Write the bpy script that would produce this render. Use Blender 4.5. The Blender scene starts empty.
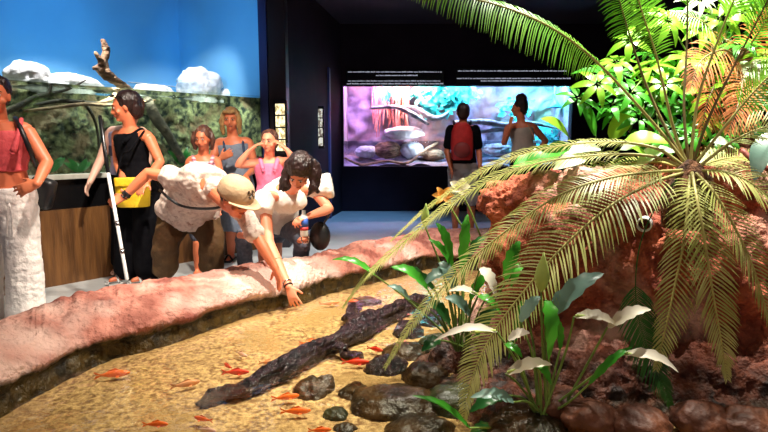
import bpy, bmesh, math, random
from mathutils import Vector, Matrix, noise
random.seed(7)
R = math.radians
C = bpy.context.scene.collection
SC = bpy.context.scene
# ------------------------------------------------------------------ camera
FPX = 560.0; HC = 1.25; TH = math.atan(75/560)
cam = bpy.data.cameras.new('camera'); camo = bpy.data.objects.new('camera', cam); C.objects.link(camo)
cam.sensor_width = 36; cam.lens = 36*FPX/768; cam.clip_start = .05; cam.clip_end = 60
camo.location = (0, 0, HC); camo.rotation_euler = (math.pi/2-TH, 0, 0)
SC.camera = camo
# ------------------------------------------------------------------ world, exposure
w = bpy.data.worlds.new('world'); SC.world = w; w.use_nodes = True
w.node_tree.nodes['Background'].inputs[0].default_value = (.30, .28, .42, 1)
w.node_tree.nodes['Background'].inputs[1].default_value = .15
SC.view_settings.view_transform = 'Standard'; SC.view_settings.look = 'None'
SC.view_settings.exposure = .5; SC.view_settings.gamma = 1; SC.view_settings.use_curve_mapping = False
# ------------------------------------------------------------------ lights
def spot(name, loc, tgt, W, col, ang=60, blend=.6, rad=.05):
    l = bpy.data.lights.new(name, 'SPOT'); l.energy = W; l.color = col; l.spot_size = R(ang); l.spot_blend = blend
    l.shadow_soft_size = rad
    o = bpy.data.objects.new(name, l); C.objects.link(o); o.location = loc
    o.rotation_euler = (Vector(tgt)-Vector(loc)).to_track_quat('-Z', 'Y').to_euler(); return o
def area(name, loc, tgt, W, col, sx, sy):
    l = bpy.data.lights.new(name, 'AREA'); l.energy = W; l.color = col; l.shape = 'RECTANGLE'; l.size = sx; l.size_y = sy
    o = bpy.data.objects.new(name, l); C.objects.link(o); o.location = loc
    o.rotation_euler = (Vector(tgt)-Vector(loc)).to_track_quat('-Z', 'Y').to_euler(); return o
WARM = (1, .90, .76)
spot('people_spotlight', (-1.2, 3.3, 3.1), (-1.35, 4.5, .9), 350, WARM, 75, .7)
spot('left_visitor_spotlight', (-1.3, 2.6, 3.05), (-2.6, 3.9, .9), 120, (1, .80, .68), 60, .7)
spot('rim_spotlight', (.5, 3.3, 3.1), (-.5, 3.9, .2), 420, WARM, 75, .7)
spot('pool_spotlight', (-.5, 2.3, 3.1), (-.75, 2.7, 0), 150, (1, .88, .70), 75, .7)
spot('cycad_spotlight', (1.25, 2.75, 3.1), (1.15, 2.62, 1.0), 400, (1, .96, .84), 80, .6, .03)
spot('plant_spotlight', (2.2, 2.6, 3.1), (1.95, 3.2, 1.3), 200, (1, .97, .82), 75, .6)
spot('front_fill', (.6, .5, 3.0), (1.1, 2.6, .5), 45, (1, .80, .62), 60, .8)  # added fill light on rock and plants from the front
spot('blue_wash', (-3.0, 4.75, 2.55), (-4.25, 5.9, 2.5), 42, (.10, .50, 1), 88, .5, .05)
spot('blue_wash', (-2.2, 5.75, 2.5), (-3.3, 6.9, 2.45), 35, (.10, .50, 1), 84, .5, .05)
spot('blue_wash', (-2.5, 5.75, 2.45), (-2.0, 6.95, 2.4), 32, (.10, .50, 1), 84, .5, .05)
spot('blue_floor_light', (-.35, 8.4, 3.0), (-.4, 8.8, 0), 190, (.2, .5, 1), 60, .8, .1)
spot('floor_spotlight', (-.3, 5.6, 3.1), (-.3, 6.0, 0), 230, (.9, .95, 1), 55, .9, .1)
spot('far_fill', (.9, 5.9, 3.1), (1.3, 7.4, .6), 45, (1, .9, .85), 50, .8, .1)  # added light to brighten the far man's shorts
spot('boulder_fill', (-1.9, 5.9, 3.1), (-2.35, 6.75, 1.85), 110, (1, .97, .95), 60, .6, .05)  # extra light added to whiten the round boulder
spot('tank_rock_light', (-2.9, 5.3, 3.1), (-3.1, 5.75, 1.7), 230, (1, .97, .95), 80, .6, .05)
# ------------------------------------------------------------------ helpers
def P(px, py, Y=None, z=None):
    "the point seen at pixel (px,py) of a 768x432 picture, at world depth Y or height z"
    a = (px-384)/FPX; b = -(py-216)/FPX
    d = Vector((a, math.cos(TH)+b*math.sin(TH), -math.sin(TH)+b*math.cos(TH)))
    t = Y/d.y if Y is not None else (z-HC)/d.z
    return Vector((0, 0, HC))+d*t
def link(name, me, m, parent=None, smooth=True):
    o = bpy.data.objects.new(name, me); C.objects.link(o)
    if m: 
        me.materials.clear(); me.materials.append(m)
    if smooth:
        for p in me.polygons: p.use_smooth = True
    if parent:
        o.parent = parent; o.matrix_parent_inverse = parent_inv(parent)
    return o
def parent_inv(p): return Matrix.LocRotScale(p.location, p.rotation_euler, p.scale).inverted()
def tag(o, label=None, cat=None, group=None, kind=None):
    if label: o['label'] = label
    if cat: o['category'] = cat
    if group: o['group'] = group
    if kind: o['kind'] = kind
    return o
def thing(name, label, cat, loc, group=None):
    o = bpy.data.objects.new(name, None); C.objects.link(o); o.location = loc; o.empty_display_size = .05
    return tag(o, label, cat, group)
def fin(bm, name, m, parent=None, smooth=True, recalc=True):
    if recalc: bmesh.ops.recalc_face_normals(bm, faces=bm.faces[:])
    me = bpy.data.meshes.new(name); bm.to_mesh(me); bm.free()
    return link(name, me, m, parent, smooth)
def fbm(p, s, o=3, seed=0):
    v = 0; a = 1; q = Vector(p)*s+Vector((seed*7.3, seed*3.1, seed*5.7))
    for _ in range(o):
        v += a*noise.noise(q); q = q*2.03; a *= .5
    return v
def frame(t, ref=Vector((0, 0, 1))):
    t = t.normalized()
    if abs(t.dot(ref)) > .97: ref = Vector((0, 1, 0))
    u = t.cross(ref).normalized(); return u, u.cross(t).normalized()
def catmull(pts, n):
    pts = [Vector(p) for p in pts]
    q = [pts[0]*2-pts[1]]+pts+[pts[-1]*2-pts[-2]]; out = []
    m = len(pts)-1
    for i in range(n+1):
        x = min(i/n*m, m-1e-6); k = int(x); t = x-k
        a, b, c, d = q[k:k+4]
        out.append(.5*((2*b)+(c-a)*t+(2*a-5*b+4*c-d)*t*t+(3*b-a-3*c+d)*t**3))
    return out
def ring_loft(bm, rings, seg=14):
    "rings: (centre, u vector, v vector); closed with caps"
    vs = []
    for c, u, v in rings:
        vs.append([bm.verts.new(c+u*math.cos(2*math.pi*k/seg)+v*math.sin(2*math.pi*k/seg)) for k in range(seg)])
    for a, b in zip(vs, vs[1:]):
        for k in range(seg): bm.faces.new((a[k], a[(k+1) % seg], b[(k+1) % seg], b[k]))
    bm.faces.new(vs[0][::-1]); bm.faces.new(vs[-1])
def tube(bm, pts, r, seg=8, sm=0):
    "r: number or list per point; rounded ends"
    pts = [Vector(p) for p in pts]
    if not hasattr(r, '__len__'): r = [r]*len(pts)
    if sm:
        n = sm; old = r; m = len(pts)-1; pts = catmull(pts, n)
        r = []
        for i in range(n+1):
            x = min(i/n*m, m-1e-6); k = int(x); r.append(old[k]*(1-x+k)+old[k+1]*(x-k))
    rings = []; ref = Vector((0, 0, 1))
    t0 = (pts[1]-pts[0]).normalized(); u, v = frame(t0)
    def add(c, rr): rings.append((c, u*rr, v*rr))
    for a in (80, 50, 20): add(pts[0]-t0*r[0]*math.sin(R(a)), max(1e-4, r[0]*math.cos(R(a))))
    for i, p in enumerate(pts):
        t = (pts[min(i+1, len(pts)-1)]-pts[max(i-1, 0)]).normalized()
        u = (u-t*u.dot(t)).normalized(); v = t.cross(u).normalized(); add(p, r[i])
    for a in (20, 50, 80): add(pts[-1]+t*r[-1]*math.sin(R(a)), max(1e-4, r[-1]*math.cos(R(a))))
    ring_loft(bm, rings, seg)
def ell(bm, c, rx, ry, rz, M=None, seg=16, rg=10):
    "ellipsoid; M: 3x3 of axes"
    g = bmesh.ops.create_uvsphere(bm, u_segments=seg, v_segments=rg, radius=1)
    for v in g['verts']:
        q = Vector((v.co.x*rx, v.co.y*ry, v.co.z*rz))
        v.co = Vector(c)+((M @ q) if M else q)
def box(bm, c, sx, sy, sz, M=None, bev=0):
    g = bmesh.ops.create_cube(bm, size=1)
    for v in g['verts']:
        q = Vector((v.co.x*sx, v.co.y*sy, v.co.z*sz)); v.co = Vector(c)+((M @ q) if M else q)
    if bev:
        es = list({e for v in g['verts'] for e in v.link_edges})
        bmesh.ops.bevel(bm, geom=es, offset=bev, segments=2, affect='EDGES', profile=.5)
def axes(x, y, z): return Matrix((x, y, z)).transposed()
def remesh(bm, name, m, parent=None, vox=.01, it=3, disp=None):
    bmesh.ops.recalc_face_normals(bm, faces=bm.faces[:])
    me = bpy.data.meshes.new('tmp'); bm.to_mesh(me); bm.free()
    o = bpy.data.objects.new('tmp', me); C.objects.link(o)
    md = o.modifiers.new('r', 'REMESH'); md.mode = 'VOXEL'; md.voxel_size = vox
    if it:
        s = o.modifiers.new('s', 'SMOOTH'); s.iterations = it; s.factor = .5
    dg = bpy.context.evaluated_depsgraph_get(); dg.update()
    n = bpy.data.meshes.new_from_object(o.evaluated_get(dg))
    bpy.data.objects.remove(o); bpy.data.meshes.remove(me)
    n.name = name
    if disp:
        nn = [v.normal.copy() for v in n.vertices]
        for v, q in zip(n.vertices, nn): v.co += q*disp(v.co)
    return link(name, n, m, parent)
def strip(bm, pts, ws, nrm, fold=0.0, mid=True):
    "leaf blade along pts, half widths ws, nrm = blade normal"
    rows = []
    for i, p in enumerate(pts):
        t = (pts[min(i+1, len(pts)-1)]-pts[max(i-1, 0)]).normalized()
        s = t.cross(nrm)
        if s.length < 1e-4: s = Vector((1, 0, 0))
        s.normalize(); n2 = s.cross(t)
        w_ = ws[i]
        if mid: rows.append([bm.verts.new(p-s*w_+n2*w_*fold), bm.verts.new(p), bm.verts.new(p+s*w_+n2*w_*fold)])
        else: rows.append([bm.verts.new(p-s*w_), bm.verts.new(p+s*w_)])
    for a, b in zip(rows, rows[1:]):
        for k in range(len(a)-1): bm.faces.new((a[k], a[k+1], b[k+1], b[k]))
# ------------------------------------------------------------------ materials
def mat(name, c1, c2=None, scale=8, rough=.6, bump=0, bscale=None, detail=4, transl=0, spec=.5, metal=0, coat=0, mid=.5, wid=.25, emis=0, sheen=0, c3=None, s3=2, stretch=None, subs=0):
    m = bpy.data.materials.new(name); m.use_nodes = True; nt = m.node_tree; N = nt.nodes; L = nt.links
    b = N['Principled BSDF']; b.inputs['Roughness'].default_value = rough; b.inputs['Metallic'].default_value = metal
    b.inputs['Specular IOR Level'].default_value = spec; b.inputs['Coat Weight'].default_value = coat
    if sheen: b.inputs['Sheen Weight'].default_value = sheen
    if subs:
        b.inputs['Subsurface Weight'].default_value = subs; b.inputs['Subsurface Radius'].default_value = (.02, .008, .004); b.inputs['Subsurface Scale'].default_value = 1
    c2 = c2 or tuple(x*.85 for x in c1)
    tc = N.new('ShaderNodeTexCoord'); mp = N.new('ShaderNodeMapping'); L.new(tc.outputs['Object'], mp.inputs[0])
    if stretch: mp.inputs['Scale'].default_value = stretch
    nz = N.new('ShaderNodeTexNoise'); nz.inputs['Scale'].default_value = scale; nz.inputs['Detail'].default_value = detail
    L.new(mp.outputs[0], nz.inputs['Vector'])
    cr = N.new('ShaderNodeValToRGB'); e = cr.color_ramp.elements
    e[0].position = max(0, mid-wid/2); e[1].position = min(1, mid+wid/2); e[0].color = (*c2, 1); e[1].color = (*c1, 1)
    L.new(nz.outputs[0], cr.inputs[0]); col = cr.outputs[0]
    if c3:
        n3 = N.new('ShaderNodeTexNoise'); n3.inputs['Scale'].default_value = s3; n3.inputs['Detail'].default_value = 3
        L.new(mp.outputs[0], n3.inputs['Vector'])
        r3 = N.new('ShaderNodeValToRGB'); r3.color_ramp.elements[0].position = .5; r3.color_ramp.elements[1].position = .62
        L.new(n3.outputs[0], r3.inputs[0]); mx = N.new('ShaderNodeMix'); mx.data_type = 'RGBA'
        L.new(r3.outputs[0], mx.inputs[0]); L.new(col, mx.inputs[6]); mx.inputs[7].default_value = (*c3, 1); col = mx.outputs[2]
    L.new(col, b.inputs['Base Color'])
    if bump:
        bn = N.new('ShaderNodeTexNoise'); bn.inputs['Scale'].default_value = bscale or scale*3; bn.inputs['Detail'].default_value = 6
        L.new(mp.outputs[0], bn.inputs['Vector'])
        bp = N.new('ShaderNodeBump'); bp.inputs['Strength'].default_value = min(1, bump); bp.inputs['Distance'].default_value = .03*max(1, bump)
        L.new(bn.outputs[0], bp.inputs['Height']); L.new(bp.outputs[0], b.inputs['Normal'])
    if emis:
        L.new(col, b.inputs['Emission Color']); b.inputs['Emission Strength'].default_value = emis
    if transl:
        out = N['Material Output']; tr = N.new('ShaderNodeBsdfTranslucent'); L.new(col, tr.inputs[0])
        ms = N.new('ShaderNodeMixShader'); ms.inputs[0].default_value = transl
        L.new(b.outputs[0], ms.inputs[1]); L.new(tr.outputs[0], ms.inputs[2]); L.new(ms.outputs[0], out.inputs[0])
    return m
def clear_mat(name, tint, ior=1.33, bump=.0, bscale=5, rough=.02, refl=1.0):
    m = bpy.data.materials.new(name); m.use_nodes = True; nt = m.node_tree; N = nt.nodes; L = nt.links
    N.remove(N['Principled BSDF']); out = N['Material Output']
    tr = N.new('ShaderNodeBsdfTransparent'); tr.inputs[0].default_value = (*tint, 1)
    gl = N.new('ShaderNodeBsdfGlossy'); gl.inputs['Roughness'].default_value = rough; gl.inputs[0].default_value = (refl, refl, refl, 1)
    fr = N.new('ShaderNodeFresnel'); fr.inputs[0].default_value = ior
    ms = N.new('ShaderNodeMixShader'); L.new(fr.outputs[0], ms.inputs[0]); L.new(tr.outputs[0], ms.inputs[1]); L.new(gl.outputs[0], ms.inputs[2])
    L.new(ms.outputs[0], out.inputs[0])
    if bump:
        tc = N.new('ShaderNodeTexCoord'); nz = N.new('ShaderNodeTexNoise'); nz.inputs['Scale'].default_value = bscale; nz.inputs['Detail'].default_value = 3
        L.new(tc.outputs['Object'], nz.inputs['Vector']); bp = N.new('ShaderNodeBump'); bp.inputs['Strength'].default_value = bump; bp.inputs['Distance'].default_value = .02
        L.new(nz.outputs[0], bp.inputs['Height']); L.new(bp.outputs[0], gl.inputs['Normal']); L.new(bp.outputs[0], fr.inputs['Normal'])
    return m
def rock_mat(name, top, top2, low, z0, z1, c3=None, s3=2.5, wet_rough=.25):
    "mineral top colour above, a darker ragged-edged zone below about z0..z1: algae stain on the rim, painted shade on the red rock"
    m = mat(name, top, top2, 7, .85, 1.3, 26, c3=c3, s3=s3, wid=.3); nt = m.node_tree; N = nt.nodes; L = nt.links
    b = N['Principled BSDF']; src = b.inputs['Base Color'].links[0].from_socket
    tc = N.new('ShaderNodeTexCoord'); sp = N.new('ShaderNodeSeparateXYZ'); L.new(tc.outputs['Object'], sp.inputs[0])
    nz = N.new('ShaderNodeTexNoise'); nz.inputs['Scale'].default_value = 7; nz.inputs['Detail'].default_value = 5; L.new(tc.outputs['Object'], nz.inputs['Vector'])
    ma = N.new('ShaderNodeMath'); ma.operation = 'MULTIPLY_ADD'; L.new(nz.outputs[0], ma.inputs[0]); ma.inputs[1].default_value = -.16; L.new(sp.outputs[2], ma.inputs[2])
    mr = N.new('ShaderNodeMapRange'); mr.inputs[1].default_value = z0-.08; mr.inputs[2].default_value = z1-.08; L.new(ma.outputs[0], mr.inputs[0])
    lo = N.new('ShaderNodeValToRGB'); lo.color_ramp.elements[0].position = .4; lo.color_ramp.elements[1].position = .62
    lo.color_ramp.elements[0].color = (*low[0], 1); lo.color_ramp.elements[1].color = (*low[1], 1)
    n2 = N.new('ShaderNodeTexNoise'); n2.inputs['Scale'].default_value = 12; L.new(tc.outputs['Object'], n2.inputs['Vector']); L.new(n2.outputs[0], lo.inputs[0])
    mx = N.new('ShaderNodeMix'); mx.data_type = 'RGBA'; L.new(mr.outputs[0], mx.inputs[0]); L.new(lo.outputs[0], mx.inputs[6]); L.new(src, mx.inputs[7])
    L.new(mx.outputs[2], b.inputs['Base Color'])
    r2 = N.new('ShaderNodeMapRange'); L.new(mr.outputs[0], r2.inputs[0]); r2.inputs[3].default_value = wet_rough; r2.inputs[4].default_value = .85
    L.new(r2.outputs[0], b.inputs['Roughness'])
    return m
M = dict(
 skin=mat('skin', (.84, .31, .18), (.78, .26, .14), 6, .5),
 skin_tan=mat('skin_tanned', (.80, .24, .11), (.72, .19, .085), 6, .45),
 skin_pale=mat('skin_pale', (.82, .50, .38), (.78, .44, .33), 6, .5),
 hair_dark=mat('hair_dark', (.035, .014, .012), (.012, .006, .006), 40, .35, .5, 60, stretch=(1, 1, .2)),
 hair_brown=mat('hair_brown', (.16, .06, .035), (.07, .025, .018), 40, .4, .5, 60, stretch=(1, 1, .2)),
 hair_blond=mat('hair_blond', (.55, .32, .12), (.33, .17, .06), 40, .4, .5, 60, stretch=(1, 1, .2)),
 coral=mat('coral_top', (.92, .13, .14), (.82, .10, .12), 10, .7, .3, 30),
 pink=mat('pink_top', (.95, .22, .38), (.85, .18, .33), 10, .7, .3, 30),
 linen=mat('white_linen', (.88, .82, .78), (.80, .73, .69), 8, .8, .6, 22),
 blouse=mat('white_blouse', (.90, .86, .80), (.84, .79, .72), 8, .7, .5, 14),
 black=mat('black_cloth', (.006, .006, .008), (.003, .003, .005), 20, .9, spec=.1),
 bag_black=mat('black_leather', (.012, .012, .014), None, 20, .4),
 lavender=mat('lavender_cloth', (.42, .42, .62), (.33, .33, .52), 30, .7),
 navy=mat('navy_cloth', (.03, .05, .11), None, 20, .7),
 yellow=mat('yellow_bag', (.90, .62, .02), (.80, .52, .02), 9, .5, .3),
 khaki=mat('khaki_cloth', (.13, .065, .02), (.09, .045, .014), 9, .8, .4, 25),
 cap=mat('beige_cap', (.52, .34, .20), (.46, .29, .17), 20, .8, .2, 60),
 shirt=mat('printed_shirt', (.74, .60, .52), (.42, .27, .22), 26, .8, .3, 30, mid=.36, wid=.10, c3=(.60, .46, .40), s3=30),
 denim=mat('grey_denim', (.14, .15, .20), (.09, .10, .14), 30, .8, .3, 60),
 dress=mat('grey_blue_dress', (.24, .28, .36), (.19, .23, .31), 30, .7, .4, 18),
 red_pack=mat('red_backpack', (.65, .03, .03), (.50, .02, .02), 12, .6),
 beige=mat('beige_cloth', (.50, .42, .36), None, 12, .7),
 grey_cloth=mat('grey_cloth', (.52, .45, .43), None, 12, .7),
 tan=mat('tan_leather', (.60, .34, .18), None, 12, .6),
 white=mat('white_paint', (.8, .8, .78), None, 12, .4),
 dark=mat('dark_plastic', (.006, .006, .007), None, 12, .25),
 eye=mat('eye_white', (.75, .72, .70), None, 12, .3), lip=mat('lips', (.42, .09, .07), None, 12, .4),
 steel=mat('steel', (.6, .6, .62), None, 12, .25, metal=1),
 wall_dark=mat('dark_wall_paint', (.024, .012, .022), (.018, .009, .017), 2, .8, spec=.2),
 column_dark=mat('dark_column_paint', (.018, .014, .022), None, 2, .5),
 blue_lit=mat('blue_lit_wall', (.03, .05, .20), (.025, .045, .18), 2, .6),  # blue light on the wall strips, put into their colour
 blue_wall=mat('blue_wall_paint', (.20, .50, .74), (.17, .45, .70), 1.2, .8),
 ceiling=mat('ceiling_paint', (.045, .028, .042), None, 1, .8),
 floor=mat('floor_concrete', (.52, .54, .54), (.44, .46, .47), 2.5, .35, .15, 20),
 wood=mat('brown_wood_panel', (.20, .085, .022), (.10, .040, .010), 3, .5, .3, 12, stretch=(6, 6, .6)),
 sill=mat('white_sill', (.62, .62, .56), (.45, .46, .40), 9, .6),
 moss=mat('mossy_tank_wall', (.20, .21, .10), (.004, .012, .008), 13, .9, 1, 26, 12, c3=(.16, .11, .06), s3=4, wid=.22),
 pale_rock=mat('pale_rock', (.78, .78, .78), (.52, .54, .55), 7, .9, 1, 12),
 drift=mat('driftwood', (.40, .24, .13), (.14, .075, .04), 10, .8, .8, 20, stretch=(1, 1, 3)),
 drift_dark=mat('dark_driftwood', (.05, .035, .02), (.02, .015, .01), 10, .8, .8, 20),
 drift_grey=mat('grey_driftwood', (.50, .48, .50), (.22, .18, .20), 10, .8, .8, 20),
 gravel=mat('gravel_bed', (.68, .46, .20), (.20, .10, .035), 42, .9, .8, 42, 6, wid=.30, c3=(.40, .25, .09), s3=1.8),
 log=mat('wet_log', (.045, .022, .026), (.006, .004, .005), 14, .16, 1, 22, stretch=(3, 1, 3), spec=.5),
 mossrock=mat('mossy_stone', (.060, .030, .010), (.018, .011, .005), 8, .35, .8, 20),
 mossrock2=mat('olive_stone', (.035, .040, .014), (.014, .016, .007), 8, .35, .8, 20),
 frond=mat('frond_olive', (.56, .56, .20), (.36, .40, .09), 5, .4, transl=.3),
 frond_up=mat('frond_toplit', (.26, .62, .05), (.16, .48, .03), 5, .4, transl=.35),  # copy of the frond colour, brightened for the light from above
 frond_dark=mat('frond_dark_green', (.05, .20, .03), (.035, .14, .02), 5, .4, transl=.25),
 rachis=mat('rachis', (.50, .46, .14), (.38, .33, .10), 20, .5),
 rachis_dark=mat('rachis_brown', (.22, .17, .05), (.15, .11, .04), 20, .5),
 dry=mat('dry_frond', (.75, .28, .08), (.5, .15, .05), 6, .6, transl=.3),
 leaf=mat('leaf_green', (.08, .42, .03), (.04, .27, .02), 4, .3, transl=.3),
 leaf_lime=mat('leaf_lime', (.32, .68, .04), (.20, .50, .03), 4, .3, transl=.35),
 leaf_dark=mat('leaf_dark', (.025, .15, .03), (.015, .09, .02), 4, .3, transl=.2),
 leaf_blue=mat('leaf_bluegreen', (.22, .36, .30), (.12, .22, .18), 4, .35, transl=.2),
 leaf_pale=mat('leaf_pale', (.70, .78, .58), (.38, .55, .28), 14, .4, transl=.25),
 stem=mat('green_stem', (.20, .32, .06), (.13, .22, .04), 9, .4),
 spathe=mat('spathe_white', (.85, .78, .66), (.72, .66, .48), 6, .5, transl=.25),
 spathe_green=mat('spathe_pale_green', (.62, .72, .22), (.45, .60, .16), 6, .5, transl=.2),
 orange_petal=mat('orange_petal', (.85, .38, .06), (.75, .25, .04), 8, .5, transl=.2),
 bark=mat('palm_bark', (.30, .13, .06), (.06, .025, .015), 30, .9, 1, 40),
 fish_orange=mat('fish_orange', (.95, .20, .015), (.85, .13, .01), 20, .35, coat=.4),
 fish_red=mat('fish_red', (.85, .05, .015), (.70, .03, .01), 20, .35, coat=.4),
 fish_white=mat('fish_pale', (.82, .62, .55), (.75, .45, .36), 20, .35, coat=.4),
 fish_faded=mat('fish_faded', (.70, .28, .10), (.62, .30, .16), 20, .35),
 silver=mat('fish_silver', (.75, .80, .85), None, 20, .3),
 water=clear_mat('pool_water', (.93, .93, .86), 1.33, .35, 9, .03),
 tankwater=clear_mat('tank_water', (.72, .80, .76), 1.15, .2, 6, .05),
 glass=clear_mat('glass', (.93, .95, .96), 1.25, 0, 5, .02, .5),
 sign=mat('lit_sign_face', (1, .88, .55), (.35, .28, .12), 30, .5, emis=1.1, wid=.12, stretch=(1, 1, .6)),
 sign2=mat('lit_sign_face_dim', (.9, .9, .75), (.2, .16, .12), 30, .5, emis=.55, wid=.12, stretch=(1, 1, .6)),
 letter=mat('white_lettering', (.75, .78, .95), None, 3, .5, emis=.45),  # lettering given a glow of its own, no lamp behind it
)
def put_struct(name, bm, m, smooth=False):
    o = fin(bm, name, m, None, smooth); o['kind'] = 'structure'; return o
# ================================================================== SETTING
# rim back crest (at z .33) and rim water line (at z .15) as seen, turned into world points
back = [P(x, y, z=.33) for x, y in [(0,318),(50,300),(100,288),(150,279),(200,271),(260,262),(300,256),(330,250),(370,241),(400,235),(440,228)]]
wl = [P(x, y, z=.15) for x, y in [(0,404),(50,378),(100,355),(150,340),(200,325),(260,306),(295,298),(330,287),(367,278),(400,270),(440,262)]]
def ext(l, k):
    a = l[0]+(l[0]-l[1]).normalized()*1.3; b = l[-1]+Vector((.75, .05, 0)); c = b+Vector((.8, -.5, 0)); d = c+Vector((.7, -.8, 0)); return [a]+l+[b, c, d]
back = ext(back, 0); wl = ext(wl, 1)
for p in wl[-3:]: p.y -= .35
N_ = 420
B = catmull(back, N_); Wl = catmull(wl, N_)
mid = [((a+b)*.5).xy for a, b in zip(B, Wl)]
# floor beyond the rim
def polymesh(name, pts, z, m):
    bm = bmesh.new(); f = bm.faces.new([bm.verts.new((p[0], p[1], z)) for p in pts]); bm.normal_update(); bmesh.ops.triangulate(bm, faces=[f])
    bm.normal_update()
    for f in bm.faces:
        if f.normal.z < 0: f.normal_flip()
    me = bpy.data.meshes.new(name); bm.to_mesh(me); bm.free(); return link(name, me, m, None, False)
fl = polymesh('floor', [(-6, 2.2), (mid[0].x-.1, mid[0].y-.15)]+[tuple(p) for p in mid]+[(3.6, 3.4), (7, 3.4), (7, 12), (-6, 12)], 0, M['floor']); fl['kind'] = 'structure'
bed = polymesh('pool_gravel_bed', [tuple(p) for p in mid]+[(3.4, 3.2), (3.4, -.6), (-4.6, -.6), (mid[0].x-1, mid[0].y-.8)], .085, M['gravel'])
tag(bed, 'tan gravel bed under the shallow pool water', 'gravel', kind='stuff')
wt = polymesh('pool_water', [tuple(p) for p in mid]+[(3.4, 3.2), (3.4, -.6), (-4.6, -.6), (mid[0].x-1, mid[0].y-.8)], .15, M['water'])
tag(wt, 'clear shallow water of the fish pool', 'water', kind='stuff')
# rim of cast rock
M['rim'] = rock_mat('rim_rock', (.66, .27, .20), (.26, .07, .05), ((.008, .006, .004), (.07, .045, .012)), .195, .235, c3=(.80, .52, .44), s3=1.7)
bm = bmesh.new(); rows = []
for i, (b_, w_) in enumerate(zip(B, Wl)):
    b_ = Vector((b_.x, b_.y, 0)); w_ = Vector((w_.x, w_.y, 0)); d = (w_-b_); W_ = d.length
    prof = [(.02, -.05), (0, .08), (-.01, .2), (.02, .29), (.08, .335), (.2, .36), (.35, .37), (.5, .365), (.58, .36), (.66, .35), (.73, .338), (.80, .322), (.86, .305), (.92, .28), (.96, .26), (.99, .24), (1.0, .222), (.985, .205), (.96, .19), (.94, .175), (.94, .16), (.96, .12), (1.0, .04), (1.02, -.12)]
    row = []
    for s, z in prof:
        p = b_+d*s+Vector((0, 0, z)); a = .035 if z > .1 else .02
        n = fbm(p, 3.0, 2, 1)*.04+fbm(p, 9, 3, 2)*.026-abs(fbm(p, 22, 3, 5))*.02
        dirv = Vector((0, 0, 1)) if .1 < s < .8 else d.normalized()*(1 if s > .5 else -1)
        row.append(bm.verts.new(p+dirv*n+Vector((0, 0, fbm(p, 5, 2, 3)*.02 if z > .1 else 0))))
    rows.append(row)
for a, b_ in zip(rows, rows[1:]):
    for k in range(len(a)-1): bm.faces.new((a[k], a[k+1], b_[k+1], b_[k]))
me_rim = fin(bm, 'rock_edging', M['rim'])
s = me_rim.modifiers.new('s', 'SUBSURF'); s.levels = s.render_levels = 1
tag(me_rim, 'long low reddish artificial rock rim curving around the fish pool', 'rock rim')
# ---- left tank wall frame (front line direction .83,1)
T = Vector((.83, 1, 0)).normalized(); Nn = Vector((-T.y, T.x, 0))
A0 = Vector((-2.84, 4.76, 0))
def tp(s, off, z): return A0+T*s+Nn*off+Vector((0, 0, z))
s0 = -1.6; s1 = 2.33
MT = axes(T, Nn, Vector((0, 0, 1)))
def tbox(sa, sb, oa, ob, za, zb, bm=None, bev=0):
    bm = bm or bmesh.new(); box(bm, tp((sa+sb)/2, (oa+ob)/2, (za+zb)/2), sb-sa, ob-oa, zb-za, MT, bev); return bm
tank = thing('rock_aquarium', 'long aquarium with mossy rock back and brown panelled base behind the visitors', 'aquarium', tp(.3, .3, 0))
fin(tbox(s0, s1, 0, 1.05, 0, .66), 'base_panel', M['wood'], tank, False)
fin(tbox(s0, s1, .03, 1.05, .66, .92), 'plinth', M['dark'], tank, False)
fin(tbox(s0, s1, -.03, .06, .92, .965, bev=.008), 'sill', M['sill'], tank, False)
fin(tbox(s0, s1, .0, .015, .965, 1.755), 'glass_front', M['glass'], tank, False)
fin(tbox(s0, s1, .02, .78, .95, 1.735), 'water', M['tankwater'], tank, False)
bm = bmesh.new(); ns, nz = 260, 60; rows = []
for i in range(ns+1):
    row = []
    for k in range(nz+1):
        if k < 46: off, z = .62+.1*(1-k/46), .95+.76*k/46
        else: off, z = .62+(k-46)/14*1.14, 1.715
        p = tp(s0+(s1-s0)*i/ns, off, z); n = fbm(p, 3, 4, 5)*.09+fbm(p, 14, 3, 2)*.03
        row.append(bm.verts.new(p+(-Nn*n if k < 46 else Vector((0, 0, n*.35)))))
    rows.append(row)
for a, b_ in zip(rows, rows[1:]):
    for k in range(nz): bm.faces.new((a[k], a[k+1], b_[k+1], b_[k]))
fin(bm, 'mossy_back', M['moss'], tank)
fin(tbox(s1-.06, s1, .0, 1.70, .95, 1.74), 'side_panel', M['moss'], tank, False)
# lamps of the tank
for sx, e in ((-.6, 6), (.9, 6), (1.9, 5)):
    p = tp(sx, .3, 1.70); area('tank_lamp', p, p+Vector((0, 0, -1))+Nn*.5, e*1.5, (.95, 1, .85), .6, .1)
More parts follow.
